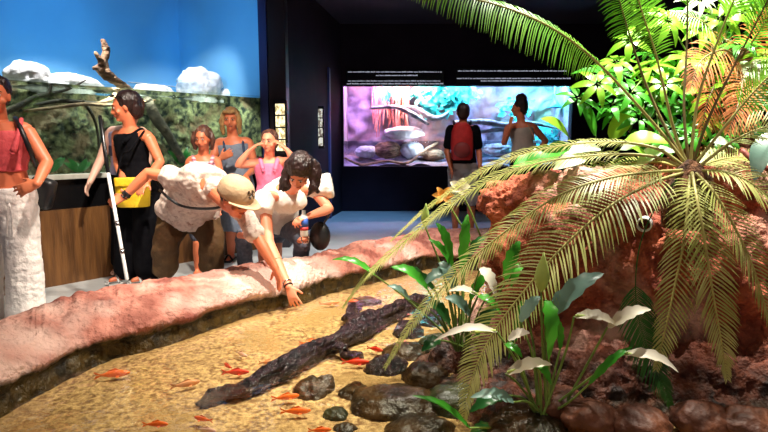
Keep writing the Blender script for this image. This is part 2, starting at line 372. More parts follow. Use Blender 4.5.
# pale rocks on the ledge
def stone(name, c, r, m, seed, label=None, cat='rock', group=None, amp=.18, sub=4, parent=None, Mx=None):
    bm = bmesh.new(); bmesh.ops.create_icosphere(bm, subdivisions=sub, radius=1)
    for v in bm.verts:
        n = v.co.normalized(); k = 1+amp*fbm(n, 1.3, 2, seed)+amp*.5*fbm(n, 4, 3, seed+3)
        q = Vector((n.x*r[0], n.y*r[1], n.z*r[2]))*k
        if Mx: q = Mx @ q
        v.co = Vector(c)+q
    o = fin(bm, name, m, parent)
    if label: tag(o, label, cat, group)
    return o
def onledge(px, py, z=1.74, off=.80):
    # where the view ray of (px,py) meets the ledge plane off
    d = P(px, py, Y=1)-Vector((0, 0, HC)); o = Vector((0, 0, HC)); a = tp(0, off, 0)
    t = (a-o).dot(Nn)/d.dot(Nn); return o+d*t
def ledge_rock(x0, x1, yt, yb, seed, label, name='pale_rock', dep=.16, m='pale_rock'):
    a = onledge(x0, (yt+yb)/2); b_ = onledge(x1, (yt+yb)/2); top = onledge((x0+x1)/2, yt).z
    c = (a+b_)/2; zb = 1.66; c.z = (top+zb)/2
    stone(name, c, ((b_-a).length/2, dep, (top-zb)/2*1.02), M[m], seed, label, 'rock', Mx=MT, amp=.2)
ledge_rock(2, 52, 62, 86, 11, 'tallest pale rock at the left end of the aquarium ledge')
ledge_rock(36, 98, 72, 88, 12, 'long flat pale rock on the ledge left of the driftwood')
ledge_rock(130, 172, 84, 92, 13, 'small low pale rock between driftwood and round boulder')
ledge_rock(178, 219, 69, 93, 14, 'round white boulder on the ledge beside a black box')
ledge_rock(218, 264, 89, 97, 15, 'low pale rubble rock at the right end of the ledge')
p = onledge(214, 80, off=1.76); bm = bmesh.new(); box(bm, p+Vector((0, .0, -.03)), .09, .05, .16, MT, .005)
tag(fin(bm, 'black_box', M['dark'], None, False), 'small black box behind the round white boulder', 'box')
bm = bmesh.new(); tube(bm, [onledge(128, 82, off=1.775), onledge(150, 84, off=1.775), onledge(180, 87, off=1.775)], .006, 6, 12)
tag(fin(bm, 'white_hose', M['white']), 'thin white hose running above the ledge along the blue wall', 'hose')
# driftwood
def br(bm, pts, r, off=.5, n=16): tube(bm, [onledge(x, y, off=o) for x, y, o in pts], r, 8, n)
bm = bmesh.new()
br(bm, [(135,94,.75),(120,84,.66),(106,74,.6),(99,69,.6),(95,68,.6)], [.03,.045,.055,.05,.02])
br(bm, [(107,76,.6),(104,62,.6),(106,50,.6),(103,42,.6)], [.05,.042,.04,.028])
br(bm, [(103,66,.6),(99,58,.56),(94,51,.55)], [.035,.026,.008])
o = remesh(bm, 'driftwood_stump', M['drift'], None, .012, 1, lambda p: fbm(p, 18, 3, 4)*.012)
tag(o, 'upright forked driftwood stump rising above the water in the left aquarium', 'driftwood')
bm = bmesh.new()
br(bm, [(-8,118,.25),(15,108,.3),(36,97,.35),(48,93,.4),(52,84,.4)], [.03,.028,.024,.018,.01])
br(bm, [(45,94,.4),(62,91,.42),(75,86,.45),(86,80,.5)], [.018,.014,.012,.006])
tag(fin(bm, 'driftwood_branch', M['drift_dark']), 'dark forked branch in the tank beside the coral-top woman', 'driftwood')
bm = bmesh.new()
br(bm, [(25,111,.3),(60,107,.3),(85,104,.32),(112,105,.32),(155,100,.4)], [.012,.016,.018,.014,.006])
br(bm, [(118,92,.34),(108,100,.34),(95,104,.32)], [.022,.02,.012])
tag(fin(bm, 'driftwood_branch', M['drift']), 'thin pale reddish branch lying across the left aquarium', 'driftwood')
bm = bmesh.new()
br(bm, [(84,102,.4),(93,116,.4),(98,135,.42),(100,170,.42)], [.02,.016,.012,.012])
br(bm, [(35,105,.45),(60,101,.45),(90,103,.4),(112,104,.4)], [.014,.02,.02,.014])
tag(fin(bm, 'driftwood_branch', M['drift_dark']), 'dark drooping root hanging down inside the left aquarium', 'driftwood')
bm = bmesh.new()
br(bm, [(148,101,.4),(156,118,.45),(168,135,.45),(182,160,.45)], [.05,.06,.05,.04])
tag(fin(bm, 'driftwood_root', M['drift_dark']), 'thick dark sunken root behind the man in the cap', 'driftwood')
def blade(bm, base, tip, wd, nrm, arch=.15, n=8, fold=.15, wave=0):
    base = Vector(base); tip = Vector(tip); d = tip-base; up = nrm.normalized(); L = d.length
    pts = [base+d*(i/n)+up*(math.sin(math.pi*i/n)*arch*L) for i in range(n+1)]
    ws = [max(.0006, wd*math.sin(math.pi*min(1, (i/n)**.75))**.8*(1+wave*math.sin(i*2.1))) for i in range(n+1)]
    strip(bm, pts, ws, nrm, fold)
def tank_plant(px, py, off, h, n, label, m='leaf_dark'):
    b0 = onledge(px, py, off=off); t = thing('water_plant', label, 'plant', b0)
    for k in range(n):
        a = k*2.4; bm = bmesh.new(); tip = b0+T*math.cos(a)*h*.7+Vector((0, 0, h*(.5+.5*random.random())))-Nn*math.sin(a)*h*.25
        blade(bm, b0, tip, h*.16, -Nn+Vector((0, 0, .4)), .12); fin(bm, 'leaf', M[m], t)
tank_plant(50, 172, .5, .2, 6, 'broad-leaved water plant low in the tank beside the coral-top woman', 'leaf_dark')
tank_plant(78, 172, .5, .18, 6, 'small leafy water plant in the tank left of the black-top woman')
tank_plant(180, 165, .5, .2, 6, 'green water plant in the tank behind the cap man')
# ---- walls
def wallq(name, a, b_, z0, z1, m, th=.1):
    a = Vector(a).to_3d(); b_ = Vector(b_).to_3d(); d = (b_-a); t = d.normalized(); n = Vector((-t.y, t.x, 0))
    bm = bmesh.new(); box(bm, (a+b_)/2+n*th/2+Vector((0, 0, (z0+z1)/2)), d.length, th, z1-z0, axes(t, n, Vector((0, 0, 1)))); return put_struct(name, bm, m)
HZ = 3.25
q0 = tp(s0, 1.78, 0); q1 = tp(s1, 1.78, 0); q2 = tp(s1, -.02, 0)
wallq('wall_left', q0.xy, q1.xy, 0, HZ, M['blue_wall'])
wallq('wall_left_return', (q1+Nn*0).xy, q2.xy, 1.745, HZ, M['blue_wall'])
wallq('wall_near_left', (-4.9, 1.4), q0.xy, 0, HZ, M['wall_dark'])
# column beside tank
cp = P(276, 150, Y=6.45)
bm = bmesh.new(); box(bm, (cp.x+.02, 6.62, HZ/2), .20, .22, HZ, None, .01); put_struct('trim_1', bm, M['column_dark'])
bm = bmesh.new(); x_ = P(265, 150, Y=6.45).x; box(bm, (x_-.005, 6.58, HZ/2), .09, .16, HZ); put_struct('trim_2', bm, M['blue_lit'])  # strip beside the column, its blue light painted in
# side wall of the dark room
wa = P(283, 150, Y=6.75); wb = P(341, 150, Y=10.05)
wallq('wall_side', (wa.x, wa.y), (wb.x+.02, wb.y), 0, HZ, M['wall_dark'], .15)
bm = bmesh.new(); c = P(329, 150, Y=9.3); box(bm, (c.x+.02, 9.3, 1.2), .05, .55, 2.4); put_struct('trim_3', bm, M['blue_lit'])  # far strip of wall, coloured as if lit blue
# lit signs
def sign(px, y0, y1, Y, wpx, m, label, rot):
    c = P(px, (y0+y1)/2, Y=Y); hgt = (y1-y0)*Y/FPX; wd = wpx*Y/FPX
    t = thing('sign_box', label, 'sign', c-Vector((0, 0, hgt/2)))
    Mx = Matrix.Rotation(rot, 3, 'Z')
    bm = bmesh.new(); box(bm, c, wd*1.45, .06, hgt*1.12, Mx, .006); fin(bm, 'housing', M['dark'], t, False)
    for k in range(4):
        bm = bmesh.new(); box(bm, c+Mx @ Vector((0, -.033, (k-1.5)*hgt/4)), wd, .008, hgt/4*.88, Mx); fin(bm, 'lit_panel', M[m], t, False)
sign(281, 104, 151, 6.475, 9, 'sign', 'bright backlit picture sign on the dark column behind the pink-top girl', 0)
sign(319.5, 109, 146, 8.45, 6.5, 'sign2', 'dimmer narrow backlit sign on the dark wall beside the blue strip', 0)
# far wall with the tank opening
ZB, ZT = .80, 2.21; X0 = P(343, 100, Y=10).x; X1 = P(573, 100, Y=10).x; YF = 10.0
def xbox(name, x0, x1, y0, y1, z0, z1, m, f=put_struct):
    bm = bmesh.new(); box(bm, ((x0+x1)/2, (y0+y1)/2, (z0+z1)/2), x1-x0, y1-y0, z1-z0); return f(name, bm, M[m])
bm = bmesh.new()
for x0, x1, z0, z1 in ((X0-.35, X0, 0, HZ), (X1, 7, 0, HZ), (X0, X1, 0, ZB), (X0, X1, ZT, HZ)):
    box(bm, ((x0+x1)/2, YF+.1, (z0+z1)/2), x1-x0, .2, z1-z0)
put_struct('wall_back', bm, M['wall_dark'])
xbox('wall_right', 5.9, 6.0, -1, 10, 0, HZ, 'wall_dark')
xbox('ceiling', -6, 7, -1, 12, HZ, HZ+.1, 'ceiling')
bm = bmesh.new(); box(bm, (2.2, 7.2, HZ-.1), 8, .3, .2); put_struct('trim_4', bm, M['ceiling'])
# text boards above the big tank
def board(x0, x1, y0, y1, lines, label):
    a = P(x0, y1, Y=YF-.03); b_ = P(x1, y0, Y=YF-.03); t = thing('text_board', label, 'sign', Vector(((a.x+b_.x)/2, YF-.03, a.z)))
    bm = bmesh.new(); box(bm, ((a.x+b_.x)/2, YF-.015, (a.z+b_.z)/2), b_.x-a.x, .03, b_.z-a.z); fin(bm, 'board', M['dark'], t, False)
    for lx0, lx1, ly in lines:
        bm = bmesh.new(); u = P(lx0, ly, Y=YF-.035); v = P(lx1, ly, Y=YF-.035); x = u.x
        while x < v.x:
            wl_ = random.uniform(.03, .13)
            n = max(1, int(wl_/.018))
            for k in range(n):   # letter-sized strokes of unreadably small type
                hh = random.choice((.014, .014, .02)); box(bm, (x+k*.018+.006, YF-.032, u.z+hh/2-.007), .012, .003, hh)
            x += n*.018+.012
        fin(bm, 'lettering', M['letter'], t, False)
board(346, 444, 69.5, 86, [(348, 441, 72), (376, 413, 75.5), (348, 441, 81), (347, 442, 83.8)], 'left black text board above the big lit aquarium')
board(456, 571, 68, 85, [(458, 567, 71), (457, 568, 78.5), (481, 541, 81)], 'right black text board above the big lit aquarium')
# ---- the big lit aquarium
BT = thing('big_aquarium', 'big brightly lit aquarium set into the dark back wall', 'aquarium', Vector(((X0+X1)/2, YF+.7, ZB)))
M['tank_back'] = mat('painted_rock_back', (.50, .42, .50), (.14, .10, .15), 3.2, .9, 1, 7, 7, wid=.35, c3=(.32, .20, .18), s3=1.4)
bm = bmesh.new(); rows = []
for i in range(91):
    row = []
    for k in range(41):
        x = X0-.1+(X1-X0+.2)*i/90; z = ZB-.1+(ZT-ZB+.3)*k/40; p = Vector((x, 11.35, z)); row.append(bm.verts.new(p-Vector((0, abs(fbm(p, 1.6, 4, 8))*.35, 0))))
    rows.append(row)
for a, b_ in zip(rows, rows[1:]):
    for k in range(40): bm.faces.new((a[k], a[k+1], b_[k+1], b_[k]))
fin(bm, 'rock_back', M['tank_back'], BT)
bm = bmesh.new(); rows = []
for i in range(61):
    row = []
    for k in range(17):
        p = Vector((X0-.1+(X1-X0+.2)*i/60, 10.2+1.2*k/16, ZB)); row.append(bm.verts.new(p+Vector((0, 0, .02+.08*fbm(p, 2, 3, 3)+.12*k/16))))
    rows.append(row)
for a, b_ in zip(rows, rows[1:]):
    for k in range(16): bm.faces.new((a[k], a[k+1], b_[k+1], b_[k]))
fin(bm, 'rock_bottom', M['tank_back'], BT)
for x in (X0-.05, X1+.05):
    bm = bmesh.new(); box(bm, (x, 10.75, (ZB+ZT)/2+.05), .1, 1.2, ZT-ZB+.3); fin(bm, 'side_wall', M['tank_back'], BT, False)
bm = bmesh.new(); box(bm, ((X0+X1)/2, 10.75, ZT+.2), X1-X0+.2, 1.2, .04); fin(bm, 'lid', M['dark'], BT, False)
bm = bmesh.new(); box(bm, ((X0+X1)/2, YF+.05, (ZB+ZT)/2), X1-X0, .02, ZT-ZB); fin(bm, 'glass_front', M['glass'], BT, False)
bm = bmesh.new(); box(bm, ((X0+X1)/2, YF+.64, (ZB+1.25)/2), X1-X0, 1.1, 1.25-ZB); fin(bm, 'water', clear_mat('big_tank_water', (.78, .86, .90), 1.12, .2, 6), BT, False)
def lamp(px, py, Y, W, col, tx=None, ty=None, sz=.35):
    p = P(px, py, Y=Y); q = P(tx or px, ty or 150, Y=11.1); area('aquarium_lamp', p, q, W, col, sz, .15)
lamp(352, 80, 10.4, 16, (.62, .35, 1)); lamp(380, 80, 10.45, 26, (.85, .45, 1))
lamp(402, 80, 10.5, 40, (1, .42, .30), 404, 125); lamp(420, 80, 10.5, 34, (1, .75, .85), 414, 135)
lamp(452, 80, 10.45, 34, (.10, .75, 1), 452, 110); lamp(482, 80, 10.45, 26, (.35, .55, 1)); lamp(512, 80, 10.5, 26, (.40, .40, 1))
lamp(540, 80, 10.45, 34, (.15, .75, 1), 545, 130); lamp(563, 80, 10.45, 34, (.12, .95, .8), 560, 140)
lamp(430, 140, 10.4, 6, (.9, .9, 1), 420, 160); 
def bp(x, y, Y): return P(x, y, Y=Y)
def bbr(pts, r, m, label, n=16):
    bm = bmesh.new(); tube(bm, [bp(*p) for p in pts], r, 8, n); tag(fin(bm, 'driftwood_branch', M[m]), label, 'driftwood')
bbr([(372,108,10.5),(395,107,10.5),(412,114,10.5),(428,124,10.6)], [.03,.04,.05,.03], 'drift_grey', 'pale branch reaching over the red roots in the big aquarium')
bbr([(398,107,10.6),(415,108,10.6),(432,118,10.6),(444,116,10.6),(452,108,10.7)], [.02,.04,.06,.04,.02], 'drift_grey', 'thick grey branch in the middle of the big aquarium')
bbr([(455,122,10.4),(485,122,10.4),(505,125,10.4),(530,123,10.4),(555,128,10.5)], [.03,.06,.05,.04,.02], 'drift_grey', 'long grey log lying level behind the far man')
bbr([(345,158,10.3),(362,165,10.3),(385,161,10.3),(408,163,10.3),(425,150,10.5),(437,143,10.7)], [.02,.025,.02,.025,.03,.03], 'drift', 'sunken winding branch at the bottom of the big aquarium')
bbr([(475,133,10.4),(500,130,10.4),(520,134,10.4)], [.03,.04,.02], 'drift_grey', 'short grey branch just above the water between the far visitors')
# hanging red roots
bm = bmesh.new()
for k in range(46):
    x = random.uniform(374, 408); Y = random.uniform(10.75, 11.05); y1 = random.uniform(112, 138)
    tube(bm, [bp(x+random.uniform(-3, 3), 86, Y), bp(x+random.uniform(-2, 2), 105, Y), bp(x+random.uniform(-3, 3), y1, Y)], [.02, .022, .008], 5, 6)
tag(fin(bm, 'hanging_roots', mat('red_roots', (.85, .35, .28), (.6, .2, .16), 9, .8)), 'reddish curtain of roots hanging in the big aquarium', 'roots', kind='stuff')
for i, (x, y, sx, sz, m, lb) in enumerate([(404,133,.38,.12,'pale_rock','bright pale boulder under the red roots in the big aquarium'),(388,150,.26,.16,'drift','sunken brown rock left of centre in the big aquarium'),
    (412,150,.24,.16,'pale_rock','sunken yellowish rock below the bright boulder in the big aquarium'),(366,152,.2,.12,'pale_rock','small sunken rock at left in the big aquarium'),(432,155,.24,.12,'drift','sunken rock right of centre in the big aquarium'),
    (497,150,.30,.12,'drift_grey','sunken grey rock between the two far visitors'),(560,150,.22,.16,'pale_rock','sunken rock at the right end of the big aquarium')]):
    stone('aquarium_rock', bp(x, y, 10.75), (sx, .2, sz), M[m], 30+i, lb)
# leaf clumps
def clump(px, py, Y, spread, n, ln, m, label, wd=.25):
    c0 = bp(px, py, Y); t = thing('hanging_plant', label, 'plant', c0)
    bm = bmesh.new()
    for k in range(n):
        a = random.uniform(0, 6.28); r = spread*math.sqrt(random.random()); b0 = c0+Vector((math.cos(a)*r*1.3, random.uniform(-.15, .15), math.sin(a)*r*.8))
        d = Vector((random.uniform(-1, 1), random.uniform(-.6, .1), random.uniform(-1.1, .3))).normalized()*ln
        blade(bm, b0, b0+d, ln*wd, Vector((random.uniform(-.4, .4), -1, .6)), .1, 5)
    fin(bm, 'foliage', M[m], t)
M['teal_leaf'] = mat('pale_tank_leaf', (.12, .75, .62), (.05, .45, .45), 5, .5, transl=.2)
clump(441, 98, 10.8, .34, 130, .17, 'teal_leaf', 'bushy plant hanging at the top centre of the big aquarium')
clump(387, 92, 10.6, .12, 40, .18, 'teal_leaf', 'spiky small plant hanging above the red roots', .1)
clump(515, 108, 10.9, .22, 60, .15, 'teal_leaf', 'leafy plant behind the head of the far woman')
clump(556, 132, 10.8, .26, 80, .15, 'teal_leaf', 'leafy plant growing at the right end of the big aquarium')
clump(462, 92, 10.7, .2, 60, .16, 'teal_leaf', 'dense leafy plant above the head of the far man')
clump(420, 92, 10.8, .12, 30, .14, 'teal_leaf', 'leafy sprig between red roots and hanging bush')
clump(548, 150, 10.7, .16, 40, .13, 'teal_leaf', 'low leafy plant at the right bottom of the big aquarium')
clump(430, 112, 10.9, .12, 30, .12, 'teal_leaf', 'small trailing plant left of the hanging bush')
c = bp(554, 108, 10.6); bm = bmesh.new(); rg = []
for z, r in ((0, .13), (.02, .13), (.07, .10), (.12, .06), (.15, .03), (.19, .02), (.45, .008)): rg.append((c+Vector((0, 0, z)), Vector((r, 0, 0)), Vector((0, r, 0))))
ring_loft(bm, rg, 20); tag(fin(bm, 'bell_lamp', mat('blue_lamp_metal', (.08, .25, .4), None, 5, .4)), 'bell-shaped blue lamp hanging at the right of the big aquarium', 'lamp')
def fish(name, c, L, yaw, m, label, group=None, pitch=0, bend=0.0):
    t = thing(name, label, 'fish', c, group); Mx = Matrix.Rotation(yaw, 3, 'Z') @ Matrix.Rotation(pitch, 3, 'Y')
    def X(x, y, z): return Vector(c)+Mx @ Vector((x*L, (y+bend*(x*x))*L, z*L))
    bm = bmesh.new(); rg = []
    for x, h, wd in ((.5, .015, .012), (.46, .05, .04), (.38, .085, .065), (.25, .115, .08), (.1, .125, .08), (-.08, .105, .065), (-.22, .07, .04), (-.32, .04, .022), (-.37, .035, .012)):
        rg.append((X(x, 0, 0), X(x, wd, 0)-X(x, 0, 0), X(x, 0, h)-X(x, 0, 0)))
    ring_loft(bm, rg, 12); b_ = fin(bm, 'body', M[m], t)
    def fins(nm, quads):
        bm = bmesh.new()
        for q in quads:
            a = [bm.verts.new(X(*p)+Mx @ Vector((0, .003*L, 0))) for p in q]; b2 = [bm.verts.new(X(*p)-Mx @ Vector((0, .003*L, 0))) for p in q]; n = len(q)
            bm.faces.new(a); bm.faces.new(b2[::-1])
            for k in range(n): bm.faces.new((a[k], b2[k], b2[(k+1) % n], a[(k+1) % n]))
        fin(bm, nm, M[m], t, False)
    fins('tail_fin', [[(-.35, 0, .035), (-.56, .03, .13), (-.50, .04, .02), (-.36, 0, 0)], [(-.35, 0, -.035), (-.36, 0, 0), (-.50, .04, -.02), (-.56, .03, -.13)]])
    fins('dorsal_fin', [[(.2, 0, .11), (.08, 0, .19), (-.12, 0, .13), (-.2, 0, .07)]])
    fins('side_fin', [[(.22, .06, -.03), (.16, .17, -.07), (.08, .15, -.06), (.12, .06, -.04)]]); fins('side_fin', [[(.22, -.06, -.03), (.12, -.06, -.04), (.08, -.15, -.06), (.16, -.17, -.07)]])
    return t
for x, y, yw, lb in ((361,150,0,'left small silver fish in the big aquarium'), (369,152,.1,'small silver fish just right of the leftmost one'), (420,157,2.8,'small silver fish near the bottom centre of the big aquarium'), (488,145,3,'small silver fish between the two far visitors')):
    fish('silver_fish', bp(x, y, 10.25), .1, yw, 'silver', lb, 'silver fish in the big aquarium')
# ================================================================== PEOPLE
def V(*a): return Vector(a)
PROF = [(-.16, .105, .085), (-.06, .155, .11), (.08, .168, .118), (.28, .148, .105), (.46, .128, .092), (.68, .150, .108), (.84, .166, .102), (.94, .150, .085), (1.0, .085, .065)]
class Body:
    def __init__(s, J, k=1.0, wk=1.0):
        s.J = J; s.k = k; s.wk = wk
        s.sa = (J['sL']-J['sR']).normalized(); s.ha = (J['hL']-J['hR']).normalized()
        s.top = J['neck']; s.mid = J.get('mid', (J['pel']+J['neck'])/2)
    def spine(s, t):
        a, m, b = s.J['pel'], s.mid, s.top; a2 = a+(a-m)*.0
        if t < 0: return a+(m-a)*2*t
        return a*(1-t)*(1-2*t)+m*4*t*(1-t)+b*t*(2*t-1)
    def rings(s, t0, t1, inf=0.0, n=10, flare=0.0):
        out = []
        for i in range(n+1):
            t = t0+(t1-t0)*i/n
            for (a, w0, d0), (b, w1, d1) in zip(PROF, PROF[1:]):
                if a <= t <= b or b == 1.0:
                    q = max(0, min(1, (t-a)/(b-a))); w_ = w0+(w1-w0)*q; d_ = d0+(d1-d0)*q; break
            ax = (s.spine(t+.03)-s.spine(t-.03)).normalized()
            u = s.ha.lerp(s.sa, max(0, min(1, t))).normalized(); u = (u-ax*u.dot(ax)).normalized(); v = ax.cross(u)
            fl = flare*(1-i/n)
            out.append((s.spine(t), u*(w_*s.k*s.wk+inf+fl), v*(d_*s.k*s.wk+inf+fl)))
        return out
    def torso(s, bm, t0=-.16, t1=1.0, inf=0.0, flare=0.0): ring_loft(bm, s.rings(t0, t1, inf, 12, flare), 18)
    def arm(s, bm, sd, f0=0.0, f1=1.0, inf=0.0, r=(.050, .040, .036, .026), end=None):
        J = s.J; a, b, c = J['s'+sd], J['e'+sd], J['w'+sd]; k = s.k
        pts = [a, a.lerp(b, .5), b, b.lerp(c, .35), c]; rr = [r[0]*k, r[0]*.92*k, r[1]*k, r[2]*1.08*k, r[3]*k]
        L = [0, .25, .5, .67, 1]; P2 = []; R2 = []
        for i in range(13):
            x = f0+(f1-f0)*i/12
            for j in range(4):
                if x <= L[j+1]+1e-6: q = (x-L[j])/(L[j+1]-L[j]); break
            rad = rr[j]*(1-q)+rr[j+1]*q
            if end is not None: rad = rad*(1-i/12)+end*(i/12)
            P2.append(pts[j].lerp(pts[j+1], q)); R2.append(rad+inf)
        tube(bm, P2, R2, 12)
    def leg(s, bm, sd, f1=1.0, inf=0.0, end=None, top=.088):
        J = s.J; a, b, c = J['h'+sd], J['k'+sd], J['a'+sd]; k = s.k
        pts = [a, a.lerp(b, .5), b, b.lerp(c, .35), c]; rr = [top*k, top*.86*k, .056*k, .056*k, .037*k]; L = [0, .25, .5, .67, 1]; P2 = []; R2 = []
        for i in range(13):
            x = f1*i/12
            for j in range(4):
                if x <= L[j+1]+1e-6: q = (x-L[j])/(L[j+1]-L[j]); break
            rad = rr[j]*(1-q)+rr[j+1]*q+inf
            if end is not None: rad = rad*(1-(i/12)**.7)+end*(i/12)**.7
            P2.append(pts[j].lerp(pts[j+1], q)); R2.append(rad)
        tube(bm, P2, R2, 14)
def hand(bm, w_, d, pn, side, k=1.0, curl=.35, spread=.12, thumb=.8):
    "wrist point, direction, palm normal, side: +1/-1 where the thumb is"
    d = d.normalized(); pn = (pn-d*pn.dot(d)).normalized(); s = d.cross(pn).normalized()*side
    rings = []
    for x, hw, hd in ((-.01, .026, .019), (.02, .032, .017), (.05, .040, .016), (.08, .041, .014), (.092, .036, .011)):
        rings.append((w_+d*x*k, s*hw*k, pn*hd*k))
    ring_loft(bm, rings, 12)
    for i, (o, L) in enumerate(((.030, .070), (.010, .080), (-.011, .074), (-.031, .057))):
        p = w_+d*(.078*k)+s*o*k; a = (o/.03)*spread; dr = (d*math.cos(a)+s*math.sin(a)).normalized(); pts = [p-dr*.015*k, p]; c = curl*(.7+.2*i)
        q = p; ang = 0
        for seg in (.45, .32, .23):
            ang += c*.55; q = q+(dr*math.cos(ang)+pn*math.sin(ang))*L*seg*k; pts.append(q)
        tube(bm, pts, [x*k for x in (.0095, .0095, .009, .0083, .007)], 8)
    p = w_+d*.018*k+s*.022*k; dr = (d*math.cos(thumb)+s*math.sin(thumb)+pn*.35).normalized()
    q = p+dr*.045*k; r_ = q+(dr+d*.5+pn*.2).normalized()*.033*k; tube(bm, [p, q, r_], [.013*k, .011*k, .0085*k], 8)
def headparts(c, f, up, k=1.0):
    f = f.normalized(); up = (up-f*up.dot(f)).normalized(); r = f.cross(up).normalized(); return f, up, r
def head(bm, c, f, up, k=1.0):
    f, up, r = headparts(c, f, up, k); Mx = axes(r, f, up)
    ell(bm, c+up*.022*k-f*.012*k, .074*k, .093*k, .092*k, Mx, 20, 14)
    rg = [(c+f*.004*k+up*.03*k, r*.068*k, f*.082*k), (c+f*.008*k-up*.02*k, r*.064*k, f*.078*k), (c+f*.014*k-up*.065*k, r*.050*k, f*.066*k), (c+f*.022*k-up*.098*k, r*.030*k, f*.045*k), (c+f*.028*k-up*.112*k, r*.014*k, f*.02*k)]
    ring_loft(bm, rg, 18)
    tube(bm, [c+f*.082*k+up*.022*k, c+f*.097*k-up*.005*k, c+f*.103*k-up*.022*k], [.008*k, .010*k, .012*k], 8)   # nose
    ell(bm, c+f*.090*k-up*.030*k, .017*k, .012*k, .009*k, Mx, 10, 6)
    ell(bm, c+f*.082*k-up*.055*k, .022*k, .012*k, .012*k, Mx, 10, 6)
    ell(bm, c+f*.072*k+up*.040*k, .048*k, .016*k, .010*k, Mx, 10, 6)   # brow
    ell(bm, c+f*.075*k-up*.088*k, .018*k, .014*k, .015*k, Mx, 10, 6)   # chin
    for s in (-1, 1):
        ell(bm, c+r*s*.046*k+f*.058*k-up*.028*k, .024*k, .018*k, .022*k, Mx, 10, 6)
        ell(bm, c+r*s*.077*k-f*.008*k-up*.006*k, .010*k, .018*k, .031*k, Mx, 10, 8)   # ear
def face(c, f, up, k, parent, hairm='hair_dark', shut=False):
    f, up, r = headparts(c, f, up, k); Mx = axes(r, f, up)
    for s in (-1, 1):
        bm = bmesh.new(); e = c+r*s*.031*k+f*.0815*k+up*.012*k; ell(bm, e-f*.001*k, .0125*k, .007*k, .0055*k, Mx, 12, 8); o = fin(bm, 'eye', M['eye'], parent)
        bm = bmesh.new(); ell(bm, e+f*.005*k-up*.001*k, .0062*k, .005*k, .0062*k, Mx, 10, 6); fin(bm, 'iris', M['dark'], o)
        bm = bmesh.new(); tube(bm, [c+r*s*.015*k+f*.088*k+up*.030*k, c+r*s*.032*k+f*.088*k+up*.036*k, c+r*s*.050*k+f*.076*k+up*.030*k], [.003*k, .0035*k, .002*k], 6); fin(bm, 'eyebrow', M[hairm], parent)
    bm = bmesh.new(); tube(bm, [c-r*.023*k+f*.084*k-up*.054*k, c+f*.094*k-up*.055*k, c+r*.023*k+f*.084*k-up*.054*k], [.003*k, .0068*k, .003*k], 8); fin(bm, 'lips', M['lip'], parent)
def wave(a=.006, s=28, st=None): return lambda p: a*fbm(p, s, 3, 2)
def cloth(a=.008, s=9): return lambda p: a*fbm(p, s, 3, 6)
def foot(bm, a, d, k=1.0):
    d = V(d.x, d.y, 0).normalized(); z = a.z-.075*k; b = V(a.x, a.y, z)
    tube(bm, [a, b+V(0, 0, .045*k)-d*.02*k], [.037*k, .036*k], 10)
    tube(bm, [b+V(0, 0, .035*k)-d*.045*k, b+V(0, 0, .035*k)+d*.06*k, b+V(0, 0, .022*k)+d*.15*k], [.034*k, .036*k, .022*k], 10)
def sandal(a, d, k, m, parent, name='sandal'):
    d = V(d.x, d.y, 0).normalized(); b = V(a.x, a.y, max(.004, a.z-.078*k)); r = V(-d.y, d.x, 0)
    bm = bmesh.new(); box(bm, b+d*.055*k+V(0, 0, .006), .26*k, .085*k, .018, axes(d, r, V(0, 0, 1)), .006)
    tube(bm, [b+d*.1*k-r*.042*k+V(0, 0, .01), b+d*.1*k+V(0, 0, .065*k), b+d*.1*k+r*.042*k+V(0, 0, .01)], .010*k, 8, 8); fin(bm, name, m, parent)
def base_person(label, J, k, skin, f, up=V(0, 0, 1), toes=V(0, -1, 0), wk=1.0, hands=None, vox=.008, legs=True, group=None):
    root = thing('person', label, 'person', V(J['pel'].x, J['pel'].y, 0), group)
    b = Body(J, k, wk); bm = bmesh.new(); b.torso(bm)
    for sd in 'LR': 
        b.arm(bm, sd); ell(bm, J['s'+sd].lerp(J['neck'], .25)-V(0, 0, .005), .075*k, .06*k, .055*k)
        if legs: b.leg(bm, sd); foot(bm, J['a'+sd], toes, k)
    tube(bm, [J['neck']-(J['neck']-J['pel']).normalized()*.04*k, J['head']-up.normalized()*.06*k-f.normalized()*.02*k], [.058*k, .052*k], 14)
    head(bm, J['head'], f, up, k)
    hands = hands or {}
    for sd in 'LR':
        h = hands.get(sd, {}); d = h.get('d', J['w'+sd]-J['e'+sd]); hand(bm, J['w'+sd], d, h.get('pn', V(0, -.3, -1) if abs(d.normalized().z) < .8 else V(1 if sd == 'R' else -1, 0, 0)), h.get('s', 1), k, h.get('curl', .4), h.get('spread', .12))
    remesh(bm, 'body', M[skin], root, vox, 2)
    return root, b
def pj(**kw): return {a: (P(*v[:2], Y=v[2]) if not isinstance(v, Vector) else v) for a, v in kw.items()}
def garment(name, m, parent, f, vox=.011, it=4, dsp=None):
    bm = bmesh.new(); f(bm); return remesh(bm, name, M[m], parent, vox, it, dsp)
def hair_cap(bm, c, f, up, k, back=.012, low=0.0):
    f, up, r = headparts(c, f, up, k); Mx = axes(r, f, up)
    ell(bm, c+up*(.040-low)*k-f*(.026+back*.3)*k, .088*k, .094*k, .090*k, Mx, 20, 12)
    ell(bm, c-up*.01*k-f*.055*k, .078*k, .060*k, .085*k, Mx, 16, 10)
